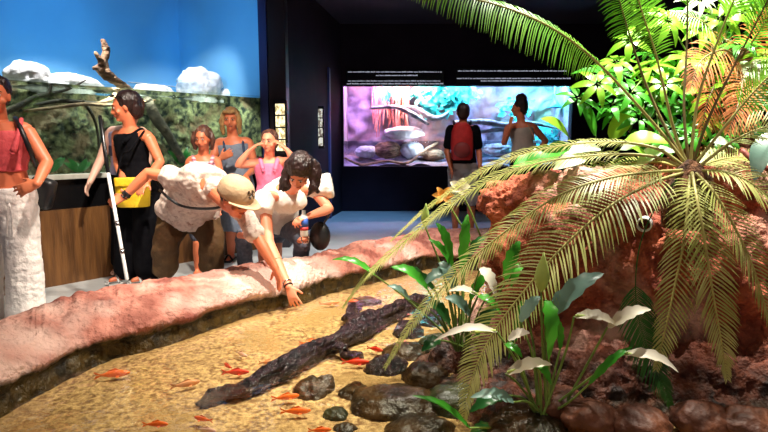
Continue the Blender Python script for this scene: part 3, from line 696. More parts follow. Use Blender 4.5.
# ---- A: coral-top woman at the left edge
f = V(.45, -.9, -.12); up = V(0, 0, 1)
J = pj(head=(-5,96,3.72), neck=(-1,121,3.78), sL=(27,131,3.78), sR=(-30,131,3.78), eL=(47,163,3.74), wL=(37,184,3.58), eR=(-44,164,3.72), wR=(-34,190,3.6), pel=(4,204,3.8), hL=(17,208,3.8), hR=(-10,208,3.8), kL=(24,262,3.76), kR=(-16,262,3.78), aL=(27,322,3.8), aR=(-18,322,3.8))
root, b = base_person('woman in a coral crop top and loose white trousers at the left edge', J, 1.0, 'skin_tan', f, wk=1.16, hands={'L': dict(d=V(-.8, -.2, -.3), pn=V(.2, .9, -.1), s=-1)}, vox=.007)
face(J['head'], f, up, 1, root)
def g(bm):
    b.torso(bm, .42, .90, .015)
    for s_, (x0, x1) in (('L', (10, 22)), ('R', (-26, -14))): pass
garment('crop_top', 'coral', root, g, .008, 2, cloth(.004, 14))
for a_, c_ in (((13,148), (20,121)), ((-14,148), (-22,121))):
    bm = bmesh.new(); q = [P(a_[0], a_[1]+4, Y=3.645), P((a_[0]+c_[0])/2+1, a_[1]-10, Y=3.665), P(c_[0]+1, c_[1]+1, Y=3.735), P(c_[0]+1, c_[1]+1, Y=3.84), P(c_[0], a_[1], Y=3.9)]; tube(bm, q, [.022, .016, .013, .013, .012], 10, 14); fin(bm, 'strap', M['coral'], root)
def g(bm):
    b.torso(bm, -.16, .22, .022)
    for sd in 'LR': b.leg(bm, sd, .96, .03, .125, top=.10)
garment('trousers', 'linen', root, g, .01, 3, lambda p: .005*fbm(V(p.x, p.y, p.z*2.2), 9, 3, 4)+.01*fbm(V(p.x*3, p.y*3, p.z*.5), 4, 2, 1))
for dx in (-1.5, 2.5):
    bm = bmesh.new(); tube(bm, [P(9, 204, Y=3.60), P(9+dx, 214, Y=3.585), P(9+dx*1.4, 236, Y=3.60)], .006, 6, 8); fin(bm, 'drawstring', M['linen'], root)
garment('hair', 'hair_dark', root, lambda bm: (hair_cap(bm, J['head']+V(0, .012, .012), f, up, 1.0), ell(bm, J['head']+V(-.03, .08, .02), .05, .05, .05)), .008, 2, wave())
t = thing('shoulder_bag', 'black shoulder bag hanging behind the arm of the coral-top woman', 'bag', P(46, 215, Y=3.95))
bm = bmesh.new(); box(bm, P(42, 193, Y=3.96), .16, .10, .22, Matrix.Rotation(.3, 3, 'Y'), .03); o = fin(bm, 'bag_body', M['bag_black'], t)
bm = bmesh.new(); tube(bm, [P(40, 182, Y=3.95), P(36, 160, Y=3.93), P(26, 136, Y=3.90), P(18, 121, Y=3.86), P(15, 119, Y=3.80), P(20, 127, Y=3.695), P(30, 150, Y=3.69), P(36, 165, Y=3.80)], .016, 8, 24); fin(bm, 'strap', M['bag_black'], t)
# ---- C: lavender visitor mostly hidden behind B
f = V(-.7, -.6, 0); J = pj(head=(131,108,5.08), neck=(127,126,5.08), sR=(111,133,5.08), sL=(143,133,5.08), eR=(101,159,5.00), wR=(90,182,4.83), eL=(148,160,5.08), wL=(140,180,4.93), pel=(128,186,5.08), hR=(120,190,5.08), hL=(136,190,5.08), kR=(120,228,5.06), kL=(136,228,5.06), aR=(120,264,5.08), aL=(136,264,5.08))
root, b = base_person('visitor in a lavender tank top mostly hidden behind the black-top woman', J, .97, 'skin_pale', f, hands={'R': dict(pn=V(.8, .2, 0), s=1, curl=.5)}, vox=.01)
face(J['head'], f, V(0, 0, 1), .97, root)
garment('tank_top', 'lavender', root, lambda bm: b.torso(bm, .0, .9, .014), dsp=cloth())
garment('top_band', 'navy', root, lambda bm: b.torso(bm, .50, .68, .022), dsp=cloth())
def g(bm):
    b.torso(bm, -.16, .2, .02)
    for sd in 'LR': b.leg(bm, sd, .95, .015, .08)
garment('trousers', 'black', root, g); garment('hair', 'hair_brown', root, lambda bm: hair_cap(bm, J['head'], f, V(0, 0, 1), .97), .009, 2, wave())
# ---- B: black tank-top woman with the yellow bag
f = V(-.85, -.42, -.22); up = V(-.15, 0, 1)
J = pj(head=(124,108,4.78), neck=(130,128,4.83), sL=(149,138,4.75), sR=(117,137,4.94), eL=(160,162,4.72), wL=(146,182,4.52), eR=(118,163,4.90), wR=(124,182,4.65), pel=(137,190,4.83), hL=(147,194,4.78), hR=(128,194,4.88), kL=(147,234,4.75), kR=(128,234,4.82), aL=(150,272,4.78), aR=(128,272,4.85))
root, b = base_person('short-haired woman in a black tank top and long black skirt', J, .98, 'skin_tan', f, up, toes=V(-.7, -.7, 0), vox=.008)
face(J['head'], f, up, .98, root)
garment('tank_top', 'black', root, lambda bm: (b.torso(bm, .0, .91, .016),), .009, 3, cloth(.005, 12))
for q in ([P(124,142,Y=4.69), P(134,134,Y=4.73), P(141,130,Y=4.80), P(143,131,Y=4.90)], [P(116,145,Y=4.78), P(121,134,Y=4.84), P(124,130,Y=4.92)]):
    bm = bmesh.new(); tube(bm, q, .019, 8, 10); fin(bm, 'strap', M['black'], root)
def g(bm):
    b.torso(bm, -.16, .16, .024)
    for sd in 'LR': b.leg(bm, sd, .93, .03, .125)
garment('skirt', 'black', root, g, .012, 6, lambda p: .012*fbm(V(p.x*3, p.y*3, p.z*.5), 4, 2, 1))
garment('hair', 'hair_dark', root, lambda bm: (hair_cap(bm, J['head']+V(.012, .012, 0), f, up, 1.16), ell(bm, J['head']+V(.03, .02, .100), .085, .08, .05)), .008, 2, wave())
bm = bmesh.new(); h = J['head']; fh, uh, rh = headparts(h, f, up)
for s in (-1, 1):
    ell(bm, h+fh*.062+uh*.115+rh*s*.032, .028, .006, .02, axes(rh, uh, -fh), 12, 8); tube(bm, [h+fh*.062+uh*.115+rh*s*.06, h-fh*.03+uh*.06+rh*s*.088], .003, 6)
fin(bm, 'sunglasses', M['dark'], root)
for sd in 'LR': sandal(J['a'+sd], V(-.7, -.7, 0), .98, M['white'], root)
t = thing('crossbody_bag', 'bright yellow crossbody bag in front of the black skirt', 'bag', P(133, 206, Y=4.55))
bm = bmesh.new(); c = P(133, 192, Y=4.60); Mx = Matrix.Rotation(.25, 3, 'Z')
rg = [(c+Vector((0, 0, z)), Mx @ V(w_, 0, 0), Mx @ V(0, .04, 0)) for z, w_ in ((-.125, .105), (-.12, .125), (0, .135), (.11, .140), (.12, .135))]
ring_loft(bm, rg, 24); fin(bm, 'bag_body', M['yellow'], t)
bm = bmesh.new(); box(bm, c+Mx @ V(0, -.043, .085), .25, .012, .07, Mx, .005); fin(bm, 'flap', M['yellow'], t)
bm = bmesh.new(); tube(bm, [c+V(-.13, 0, .10), c+V(-.10, .06, .3), P(130, 150, Y=4.63), P(144, 131, Y=4.72)], .008, 6, 14); fin(bm, 'strap', M['black'], t)
# ---- F: striped-top girl
M['stripe'] = mat('pink_white_stripes', (.85, .62, .68), (.55, .16, .25), 1, .7); N = M['stripe'].node_tree.nodes; L = M['stripe'].node_tree.links
wv = N.new('ShaderNodeTexWave'); wv.bands_direction = 'Z'; wv.inputs['Scale'].default_value = 9; tc = N.new('ShaderNodeTexCoord'); L.new(tc.outputs['Object'], wv.inputs[0]); L.new(wv.outputs[1], N['Color Ramp'].inputs[0])
f = V(-.1, -1, -.22); up = V(0, 0, 1)
J = pj(head=(203,139,5.1), neck=(203,155,5.15), sR=(190,162,5.15), sL=(217,162,5.15), eR=(186,185,5.1), wR=(188,205,5.0), eL=(222,184,5.15), wL=(219,203,5.02), pel=(204,205,5.15), hR=(197,208,5.15), hL=(211,208,5.15), kR=(198,242,5.1), kL=(210,242,5.1), aR=(198,269,5.15), aL=(210,269,5.15))
root, b = base_person('young girl in a pink and white striped top behind the man in the cap', J, .86, 'skin_tan', f, wk=.92, vox=.009)
face(J['head'], f, up, .86, root)
garment('striped_top', 'stripe', root, lambda bm: b.torso(bm, .0, .88, .012), .01, 3)
for x in (-1, 1):
    bm = bmesh.new(); tube(bm, [P(203+x*7, 168, Y=5.05), P(203+x*9, 160, Y=5.08), P(203+x*10, 157, Y=5.15)], .018, 8, 8); fin(bm, 'strap', M['stripe'], root)
def g(bm):
    b.torso(bm, -.16, .2, .016)
    for sd in 'LR': b.leg(bm, sd, .4, .02)
garment('shorts', 'denim', root, g)
h = J['head']
garment('hair', 'hair_brown', root, lambda bm: (hair_cap(bm, h+V(0, .004, .004), f, up, .90), [tube(bm, [h+V(s*.075, .0, .05), h+V(s*.088, .0, -.01), h+V(s*.075, .01, -.085)], [.02, .026, .018], 8, 8) for s in (-1, 1)]), .009, 2, wave(.008))
# ---- G: blond woman in grey-blue dress
f = V(.1, -1, -.12)
J = pj(head=(231,120,5.8), neck=(233,137,5.85), sR=(218,144,5.85), sL=(249,143,5.85), eR=(211,164,5.78), wR=(221,158,5.58), eL=(255,168,5.82), wL=(246,176,5.6), pel=(238,190,5.85), hR=(230,194,5.85), hL=(246,194,5.85), kR=(231,228,5.8), kL=(246,228,5.82), aR=(231,254,5.85), aL=(247,254,5.85))
root, b = base_person('blond woman in a sleeveless grey-blue dress standing behind the two girls', J, .98, 'skin_tan', f, vox=.009, hands={'R': dict(d=V(.6, -.2, .3), pn=V(0, .9, .2), s=1)})
face(J['head'], f, up, .98, root, 'hair_blond')
def g(bm): b.torso(bm, .0, .86, .014); ring_loft(bm, [(J['pel']+V(0, 0, z), V(w_, 0, 0), V(0, w_*.75, 0)) for z, w_ in ((.06, .16), (-.05, .19), (-.3, .22), (-.42, .23))], 20)
garment('dress', 'dress', root, g, .011, 3, lambda p: .01*fbm(V(p.x*3, p.y*3, p.z*.5), 4, 2, 1))
for x in (224, 243):
    bm = bmesh.new(); tube(bm, [P(x+1, 152, Y=5.72), P(x, 144, Y=5.77), P(x, 139, Y=5.84)], .013, 8, 8); fin(bm, 'strap', M['navy'], root)
h = J['head']
garment('hair', 'hair_blond', root, lambda bm: (hair_cap(bm, h+V(0, .004, .006), f, up, 1.0), [tube(bm, [h+V(s*.07, -.02, .06), h+V(s*.088, -.02, -.02), h+V(s*.085, .0, -.13)], [.022, .03, .022], 8, 8) for s in (-1, 1)], tube(bm, [h+V(-.05, -.07, .08), h+V(0, -.09, .075), h+V(.05, -.07, .08)], .02, 8, 6)), .009, 2, wave(.008))
for sd in 'LR': sandal(J['a'+sd], V(0, -1, 0), .98, M['bag_black'], root)
# ---- H: pink-top girl with hands at her head
f = V(-.15, -1, -.05)
J = pj(head=(269,142,4.98), neck=(269,158,5.03), sR=(256,163,5.02), sL=(283,162,5.02), eR=(238,165,4.92), wR=(249,151,4.9), eL=(294,160,4.95), wL=(287,150,4.93), pel=(270,206,5.05), hR=(263,209,5.05), hL=(277,209,5.05), kR=(263,244,5.0), kL=(277,244,5.0), aR=(263,273,5.05), aL=(277,273,5.05))
root, b = base_person('young girl in a bright pink tank top holding her hands up to her ears', J, .86, 'skin', f, wk=.92, vox=.009, hands={'R': dict(d=V(.7, .1, .6), pn=V(.6, .2, -.6), s=1), 'L': dict(d=V(-.6, .1, .6), pn=V(-.6, .2, -.6), s=-1)})
face(J['head'], f, up, .86, root)
garment('tank_top', 'pink', root, lambda bm: b.torso(bm, .0, .9, .012), .01, 3, cloth(.004))
for x in (-1, 1):
    bm = bmesh.new(); tube(bm, [P(269+x*6, 170, Y=4.93), P(269+x*8, 162, Y=4.95), P(269+x*9, 158.5, Y=5.03)], .02, 8, 8); fin(bm, 'strap', M['pink'], root)
def g(bm):
    b.torso(bm, -.16, .2, .016)
    for sd in 'LR': b.leg(bm, sd, .4, .02)
garment('shorts', 'denim', root, g)
h = J['head']; garment('hair', 'hair_brown', root, lambda bm: (hair_cap(bm, h+V(0, .008, .002), f, up, .88), ell(bm, h+V(.02, .10, .0), .05, .05, .06)), .009, 2, wave())
# ---- D: man in the cap bending over the rim
f = V(.78, -.42, -.46); up = V(.38, -.30, .80)
J = pj(head=(235,199,3.70), neck=(214,187,3.98), sR=(184,180,4.12), sL=(237,203,3.90), eR=(148,173,4.12), wR=(124,197,4.08), eL=(258,239,3.76), wL=(275,268,3.70), pel=(187,214,4.50), mid=(197,192,4.30), hR=(175,219,4.50), hL=(203,218,4.55), kR=(166,244,4.34), kL=(212,242,4.40), aR=(165,281,4.45), aL=(212,279,4.5))
root, b = base_person('man in a beige cap and pale printed shirt bending forward over the pool rim', J, 1.05, 'skin_tan', f, up, toes=V(.3, -1, 0), wk=1.12, vox=.0068, hands={'R': dict(d=V(-.9, -.1, -.35), pn=V(-.1, .75, -.6), s=-1, curl=1.0), 'L': dict(d=V(.3, .0, -1), pn=V(-.6, -.4, 0), s=1, curl=.3)})
face(J['head'], f, up, 1.05, root)
def g(bm):
    b.torso(bm, .0, 1.0, .034, .02); ell(bm, J['neck'].lerp(J['head'], .12), .085, .085, .075); b.arm(bm, 'R', 0, .17, .035, end=.062); b.arm(bm, 'L', 0, .42, .030, end=.040)
    for sd in 'LR': ell(bm, J['s'+sd].lerp(J['neck'], .3), .09, .08, .075)
garment('printed_shirt', 'shirt', root, g, .009, 4, lambda p: .020*fbm(V(p.x*.6, p.y*.6, p.z), 9, 3, 6)+.006*fbm(p, 20, 2, 3))
def g(bm):
    b.torso(bm, -.16, .14, .024)
    for sd in 'LR': b.leg(bm, sd, .80, .038, .105, top=.10)
garment('long_shorts', 'khaki', root, g, .010, 4, cloth(.012, 8))
fh, uh, rh = headparts(J['head'], f, up); h = J['head']; Mx = axes(rh, fh, uh)
garment('hair', 'hair_dark', root, lambda bm: (ell(bm, h+uh*.02-fh*.03, .083, .093, .085, Mx),), .008, 1)
bm = bmesh.new()
rg = []
for z, r_ in ((.022, 1.0), (.045, 1.01), (.075, .96), (.10, .86), (.120, .68), (.132, .42), (.137, .12)): rg.append((h-fh*.008+uh*z*1.15, rh*.112*r_, fh*.132*r_))
ring_loft(bm, rg, 28); cap = fin(bm, 'cap_crown', M['cap'], root)
bm = bmesh.new(); n = 14; rows = []
for j in range(5):
    row = []
    for i in range(n+1):
        a = math.pi*(.12+.76*i/n); rr = 1+.62*j/4*(math.sin(a)**.7)
        row.append(h-fh*.008+uh*(.030+.012*j/4-.020*(math.cos(a)**2)*j/4)+rh*.112*math.cos(a)*(1+.1*j/4)+fh*.132*math.sin(a)*rr)
    rows.append(row)
vt = [[bm.verts.new(p) for p in r_] for r_ in rows]; vb = [[bm.verts.new(p-uh*.006) for p in r_] for r_ in rows]
for a_, sgn in ((vt, 1), (vb, -1)):
    for j in range(4):
        for i in range(n): bm.faces.new((a_[j][i], a_[j][i+1], a_[j+1][i+1], a_[j+1][i]))
for i in range(n): bm.faces.new((vt[4][i], vt[4][i+1], vb[4][i+1], vb[4][i]))
fin(bm, 'cap_brim', M['cap'], root)
# crossed mark on the cap front: two crossed strokes with short bars
bm = bmesh.new(); nn = (fh*.80+uh*.55).normalized(); c0 = h+fh*.114+uh*.098; ux = rh; uy = nn.cross(rh); uy = uy if uy.dot(uh) > 0 else -uy
def stroke(x0, y0, x1, y1, r_=.0035):
    q = [c0+nn*.006+ux*x_+uy*y_ for x_, y_ in ((x0, y0), (x1, y1))]; tube(bm, q, r_, 6)
stroke(-.022, -.024, .022, .024); stroke(-.022, .024, .022, -.024); stroke(-.026, .012, -.012, .026); stroke(.026, .012, .012, .026); stroke(-.026, -.012, -.012, -.026); stroke(.026, -.012, .012, -.026)
fin(bm, 'cap_emblem', M['dark'], cap)
bm = bmesh.new()
for s in (-1, 1): ell(bm, h+fh*.094+rh*s*.034+uh*.008, .032, .007, .022, Mx, 14, 8); tube(bm, [h+fh*.09+rh*s*.062+uh*.012, h-fh*.005+rh*s*.088+uh*.008], .004, 6)
fin(bm, 'sunglasses', M['dark'], root)
# strap across his chest
bm = bmesh.new(); tube(bm, [P(160,190,Y=4.12), P(170,199,Y=4.05), P(182,206,Y=4.02), P(198,208.5,Y=3.96), P(216,208,Y=3.86), P(226,204,Y=3.82)], .010, 8, 20); fin(bm, 'chest_strap', M['bag_black'], root)
bm = bmesh.new(); w0 = J['wR'].lerp(J['eR'], .06); tube(bm, [w0+V(0, 0, 0), w0+(J['eR']-J['wR']).normalized()*.02], .033, 12); fin(bm, 'watch', M['bag_black'], root)
# staff held by the man
t = thing('walking_stick', 'long white-and-black stick held upright by the man in the cap', 'stick', P(127, 281, Y=4.0))
bm = bmesh.new(); tube(bm, [P(108,172,Y=4.06), P(127,279,Y=3.98)], .0125, 10); fin(bm, 'shaft', M['white'], t)
bm = bmesh.new(); tube(bm, [P(100,117,Y=4.1), P(108,172,Y=4.06)], .014, 10); fin(bm, 'grip', M['dark'], t)
for y in (222, 250):
    bm = bmesh.new(); q = P(108+19*(y-172)/107, y, Y=4.06-.08*(y-172)/107); tube(bm, [q, q+V(.003, 0, -.02)], .0165, 10); fin(bm, 'ring', M['steel'], t)
# ---- E: woman in white blouse reaching into the water
f = V(-.2, -.62, -.74); up = V(.02, -.55, .75)
J = pj(head=(300,173,4.02), neck=(290,189,4.28), sR=(264,199,4.22), sL=(313,188,4.36), eR=(269,243,4.02), wR=(289,287,3.76), eL=(329,209,4.30), wL=(309,216,4.08), pel=(272,222,4.82), mid=(280,201,4.58), hR=(259,226,4.80), hL=(286,226,4.82), kR=(243,236,4.42), kL=(303,240,4.45), aR=(246,276,4.65), aL=(298,274,4.72))
root, b = base_person('dark-haired woman in a white blouse reaching one hand down into the pool', J, .97, 'skin', f, up, toes=V(0, -1, 0), vox=.0062, hands={'R': dict(d=V(.35, -.25, -.9), pn=V(.25, .8, -.1), s=1, curl=.32, spread=.22), 'L': dict(d=V(-.8, -.5, -.2), pn=V(.2, .3, -1), s=-1, curl=1.1)})
face(J['head'], f, up, .97, root)
def g(bm):
    b.torso(bm, .05, .95, .024, .03)
    for s_, e_, r_ in ((J['sR'], P(262,213,Y=4.12), .085), (J['sL'], P(331,185,Y=4.36), .10)):
        d_ = (e_-s_).normalized(); u_, v_ = frame(d_); ring_loft(bm, [(s_-d_*.06, u_*.06, v_*.06), (s_, u_*.085, v_*.085), (e_, u_*r_, v_*r_), (e_+d_*.01, u_*r_*.9, v_*r_*.9)], 16)
    ell(bm, J['neck'].lerp(J['mid'], .3)+V(0, -.07, -.05), .17, .09, .11)
garment('blouse', 'blouse', root, g, .009, 9, lambda p: .010*fbm(V(p.x*2, p.y, p.z), 9, 3, 6))
def g(bm):
    b.torso(bm, -.16, .14, .016)
    for sd in 'LR': b.leg(bm, sd, .92, .026, .062)
garment('jeans', 'denim', root, g, .010, 3, cloth(.008, 12))
fh, uh, rh = headparts(J['head'], f, up); h = J['head']
def g(bm):
    hair_cap(bm, h+uh*.004, f, up, 1.12)
    rr = random.Random(5)
    for k in range(26):
        s = -1 if k % 2 else 1; a = rr.uniform(.0, 1.0); p0 = h+uh*.075-fh*(.02+.07*a)+rh*s*.05
        p1 = h+rh*s*(.085+.03*rr.random())-fh*(.01+.07*a)+uh*.0+V(0, 0, -.01); p2 = p1+V(s*.03*rr.random()+(-.03 if s == sgnL else .01), -.02*rr.random(), -.06-.05*rr.random()); p3 = p2+V(rr.uniform(-.03, .03), -.01, -.04)
        tube(bm, [p0, p1, p2, p3], [.028, .026, .022, .010], 8, 10)
sgnL = 1 if rh.x < 0 else -1
garment('hair', 'hair_dark', root, g, .008, 1, lambda p: .010*fbm(p, 22, 3, 2))
for tt, m_ in ((.42, 'tan'), (.97, 'bag_black'), (.90, 'steel')):
    q = J['eR'].lerp(J['wR'], tt); d = (J['wR']-J['eR']).normalized(); u, v = frame(d); rad = (.040-.012*tt)
    bm = bmesh.new(); tube(bm, [q+u*math.cos(a/12*6.283)*rad+v*math.sin(a/12*6.283)*rad for a in range(13)], .0055, 6); fin(bm, 'bracelet', M[m_], root)
t = thing('drink_bottle', 'small bottle with blue and red label in the crouching woman\'s other hand', 'bottle', P(303, 237, Y=4.06))
c = P(304, 224, Y=4.05); bm = bmesh.new(); ring_loft(bm, [(c+V(0, 0, z), V(r_, 0, 0), V(0, r_, 0)) for z, r_ in ((-.09, .026), (-.085, .030), (.05, .030), (.075, .014), (.10, .014))], 16); bo = fin(bm, 'bottle_body', M['white'], t)
bm = bmesh.new(); ring_loft(bm, [(c+V(0, 0, z), V(.031, 0, 0), V(0, .031, 0)) for z in (-.02, .045)], 16); fin(bm, 'label', mat('blue_label', (.04, .12, .5)), t)
bm = bmesh.new(); ring_loft(bm, [(c+V(0, 0, z), V(.0315, 0, 0), V(0, .0315, 0)) for z in (-.045, -.022)], 16); fin(bm, 'label_band', mat('red_label', (.6, .04, .04)), t)
t = thing('shoulder_bag', 'black bag hanging at the right side of the white-bloused woman', 'bag', P(320, 248, Y=4.45))
bm = bmesh.new(); ell(bm, P(320, 236, Y=4.50), .085, .06, .12); fin(bm, 'bag_body', M['bag_black'], t)
bm = bmesh.new(); q = P(305, 238, Y=4.30); tube(bm, [q+V(.03*math.cos(a/16*6.283), 0, .045*math.sin(a/16*6.283)) for a in range(17)], .005, 6); fin(bm, 'metal_ring', M['steel'], t)
bm = bmesh.new(); tube(bm, [P(322,226,Y=4.5), P(330,212,Y=4.46), P(328,196,Y=4.5)], .009, 6, 10); fin(bm, 'strap', M['bag_black'], t)
# ---- I: far man with red backpack, seen from behind
f = V(.05, 1, 0); up = V(0, 0, 1)
J = pj(head=(463,113,7.4), neck=(463,125,7.4), sR=(475,130,7.4), sL=(451,130,7.4), eR=(479,151,7.42), wR=(480,167,7.3), eL=(447,151,7.42), wL=(451,168,7.3), pel=(463,166,7.4), hR=(470,170,7.4), hL=(456,170,7.4), kR=(471,202,7.4), kL=(455,202,7.4), aR=(471,229,7.42), aL=(455,229,7.42))
root, b = base_person('man in black shirt and pale shorts seen from behind at the big aquarium', J, 1.0, 'skin_tan', f, toes=V(0, 1, 0), vox=.011)
garment('shirt', 'black', root, lambda bm: (b.torso(bm, -.02, .97, .018), b.arm(bm, 'L', 0, .36, .022), b.arm(bm, 'R', 0, .36, .022)), .012, 3)
def g(bm):
    b.torso(bm, -.16, .08, .022)
    for sd in 'LR': b.leg(bm, sd, .46, .03, .10)
garment('shorts', 'grey_cloth', root, g)
garment('hair', 'hair_dark', root, lambda bm: hair_cap(bm, J['head'], f, up, 1.0), .01, 2)
t = thing('backpack', 'red backpack worn by the far man at the big aquarium', 'backpack', P(462, 162, Y=7.2))
bm = bmesh.new(); rg = [(P(462, y, Y=7.22), V(w_, 0, 0), V(0, .075, 0)) for y, w_ in ((160, .11), (158, .135), (145, .145), (132, .135), (125, .10), (122.5, .06))]; ring_loft(bm, rg, 20); fin(bm, 'bag_body', M['red_pack'], t)
bm = bmesh.new(); ell(bm, P(462, 150, Y=7.14), .11, .04, .10); fin(bm, 'front_pocket', mat('dark_red_cloth', (.30, .03, .03)), t)
for x in (-1, 1):
    bm = bmesh.new(); tube(bm, [P(462+x*8, 124, Y=7.25), P(462+x*8.5, 121.5, Y=7.37), P(462+x*8, 126, Y=7.52)], .018, 6, 10); fin(bm, 'strap', M['bag_black'], t)
# ---- J: far woman with bun
f = V(-.9, .35, -.1)
J = pj(head=(519,108,7.4), neck=(521,122,7.4), sR=(508,128,7.5), sL=(533,127,7.34), eL=(546,141,7.4), wL=(536,154,7.34), eR=(504,143,7.4), wR=(510,127,7.25), pel=(524,160,7.42), hR=(518,164,7.45), hL=(530,164,7.4), kR=(516,196,7.42), kL=(531,196,7.4), aR=(517,228,7.42), aL=(531,228,7.42))
root, b = base_person('woman with a hair bun and pale halter top at the big aquarium', J, .96, 'skin_tan', f, toes=V(-.8, .3, 0), vox=.011, hands={'R': dict(d=V(.1, 0, 1), pn=V(.8, .3, 0))})
garment('halter_top', 'beige', root, lambda bm: b.torso(bm, .22, .86, .016), .012, 3)
def g(bm):
    b.torso(bm, -.16, .26, .02)
    for sd in 'LR': b.leg(bm, sd, .42, .03, .12)
garment('shorts', 'black', root, g)
h = J['head']; garment('hair', 'hair_dark', root, lambda bm: (hair_cap(bm, h, f, up, 1.0), ell(bm, h+V(.02, -.02, .13), .075, .07, .055)), .01, 2, wave())
t = thing('shoulder_bag', 'tan shoulder bag at the hip of the far woman', 'bag', P(541, 163, Y=7.3))
bm = bmesh.new(); ell(bm, P(541, 156, Y=7.25), .10, .05, .08); fin(bm, 'bag_body', M['tan'], t)
bm = bmesh.new(); tube(bm, [P(536,152,Y=7.25), P(534,138,Y=7.2), P(528,124,Y=7.3)], .008, 6, 10); fin(bm, 'strap', M['tan'], t)
# ================================================================== ROCK MASS, PLANTS, POOL CONTENTS
M['redrock'] = rock_mat('red_cast_rock', (.62, .16, .075), (.22, .035, .02), ((.02, .006, .003), (.13, .03, .010)), .22, .46, c3=(.90, .55, .44), s3=1.8, wet_rough=.6)  # dark lower zone paints the shade at the foot of the rock
def addell(bm, px, py, Y, rx, ry, rz): ell(bm, P(px, py, Y=Y), rx, ry, rz, None, 24, 16)
bm = bmesh.new()
for c, r_ in [((.98, 3.0, .62), (.45, .40, .44)), ((1.55, 3.05, .55), (.75, .62, .58)), ((2.2, 3.15, .5), (.85, .80, .62)), ((1.5, 2.9, .1), (1.1, .68, .35)), ((2.5, 2.8, .25), (1.0, .75, .5)),
              ((.78, 3.05, .93), (.28, .26, .19)), ((1.2, 3.0, .98), (.40, .36, .14)), ((1.75, 3.0, .98), (.45, .42, .18)), ((1.15, 2.55, .02), (.6, .35, .2)), ((2.0, 2.25, .02), (.8, .35, .2)), ((.7, 2.9, .1), (.38, .45, .3)), ((.50, 2.45, .03), (.30, .30, .15)), ((.42, 2.95, .04), (.26, .3, .16))]:
    ell(bm, c, *r_, None, 24, 16)
def rd(p): return .11*fbm(p, 2.2, 2, 9)+.05*fbm(p, 7, 3, 4)-.035*abs(fbm(p, 19, 3, 2))
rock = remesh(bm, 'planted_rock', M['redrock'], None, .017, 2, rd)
tag(rock, 'large reddish cast rock carrying the cycad, rising out of the pool', 'rock')
from mathutils.bvhtree import BVHTree
BV = BVHTree.FromPolygons([v.co for v in rock.data.vertices], [p.vertices for p in rock.data.polygons])
def surf(px, py):
    o = V(0, 0, HC); d = (P(px, py, Y=1)-o).normalized(); h = BV.ray_cast(o, d); return h[0] or P(px, py, Y=2.6)
t = thing('drain_pipe', 'short white pipe end sticking out of the reddish rock under the cycad', 'pipe', P(643, 226, Y=2.42))
c = surf(644, 225); c += (V(0, 0, HC)-c).normalized()*.045; d = V(-.55, -1, .0).normalized(); u, v = frame(d)
bm = bmesh.new(); vs = []
for off, r_ in ((.20, .033), (0, .033), (0, .026), (.10, .026)): vs.append([bm.verts.new(c-d*off+(u*math.cos(a/20*6.283)+v*math.sin(a/20*6.283))*r_) for a in range(20)])
for a, b_ in zip(vs, vs[1:]):
    for k in range(20): bm.faces.new((a[k], a[(k+1) % 20], b_[(k+1) % 20], b_[k]))
fin(bm, 'pipe_wall', M['white'], t)
bm = bmesh.new(); ring_loft(bm, [(c-d*.06, u*.0258, v*.0258), (c-d*.09, u*.0258, v*.0258)], 20); fin(bm, 'pipe_mouth_shade', M['dark'], t)  # dark disc standing in for the shade inside the pipe
# ---- cycad
CR = P(690, 171, Y=2.45)
cy = thing('cycad', 'large cycad with long feathery fronds arching from the top of the rock', 'cycad', CR-V(0, 0, .12))
bm = bmesh.new(); ring_loft(bm, [(CR+V(0, 0, z), V(r_, 0, 0), V(0, r_, 0)) for z, r_ in ((-.25, .10), (-.12, .11), (-.03, .09), (.02, .05), (.05, .015))], 16)
me = fin(bm, 'trunk', M['bark'], cy)
def frond(pts, L0, nrm, parent, m='frond', mr='rachis', n=None, lw=.0030, start=.14, fwd=.6, vee=.25, droop=.25, name='frond', r0=.008, prof=1.0):
    pts = [P(*p[:2], Y=p[2]) if not isinstance(p, Vector) else p for p in pts]; S = catmull(pts, 60)
    ln = sum((b-a).length for a, b in zip(S, S[1:])); n = n or int(ln/(.019 if m == 'frond_up' else .0175)); bm = bmesh.new(); nrm = nrm.normalized()
    rg = random.Random(int(pts[-1].x*1000)+7)
    for i in range(n):
        t = start+(1-start)*(i/(n-1)); x = min(t*60, 59.999); k = int(x); p = S[k].lerp(S[k+1], x-k); tan = (S[min(k+2, 60)]-S[max(k-1, 0)]).normalized()
        u = (t-start)/(1-start); L = L0*(.35+.65*math.sin(math.pi*min(1, u*1.0+.12)**.8))*(1 if u < .82 else .45+.55*(1-u)/.18)*prof
        for s in (-1, 1):
            sd = tan.cross(nrm).normalized()*s; nn = sd.cross(tan).normalized()
            if nn.dot(nrm) < 0: nn = -nn
            a = fwd+.35*u+rg.uniform(-.06, .06); d = (sd*math.cos(a)+tan*math.sin(a)+nn*(vee+rg.uniform(-.08, .08))).normalized()
            LL = L*rg.uniform(.9, 1.05); q = [p, p+d*LL*.4+V(0, 0, -droop*LL*.06), p+d*LL*.75+V(0, 0, -droop*LL*.3), p+d*LL+V(0, 0, -droop*LL*.65)]
            strip(bm, q, [lw*.6, lw, lw*.8, lw*.12], nn, .35, mid=False)
    f_ = fin(bm, name, M[m], parent, recalc=False)
    bm = bmesh.new(); tube(bm, S, [r0*(1-.8*i/60) for i in range(61)], 6); fin(bm, 'rachis', M[mr], f_); return f_
c0 = (690, 170, 2.45); UPF = V(0, -.55, .85); FR = V(0, -1, .25)
frond([(688,166,2.46),(655,125,2.5),(603,68,2.5),(560,33,2.42),(510,9,2.32),(450,-6,2.2),(385,-14,2.1)], .135, V(.35, -.75, .6), cy, 'frond_up', start=.35, vee=-.05, droop=.9, fwd=.35)
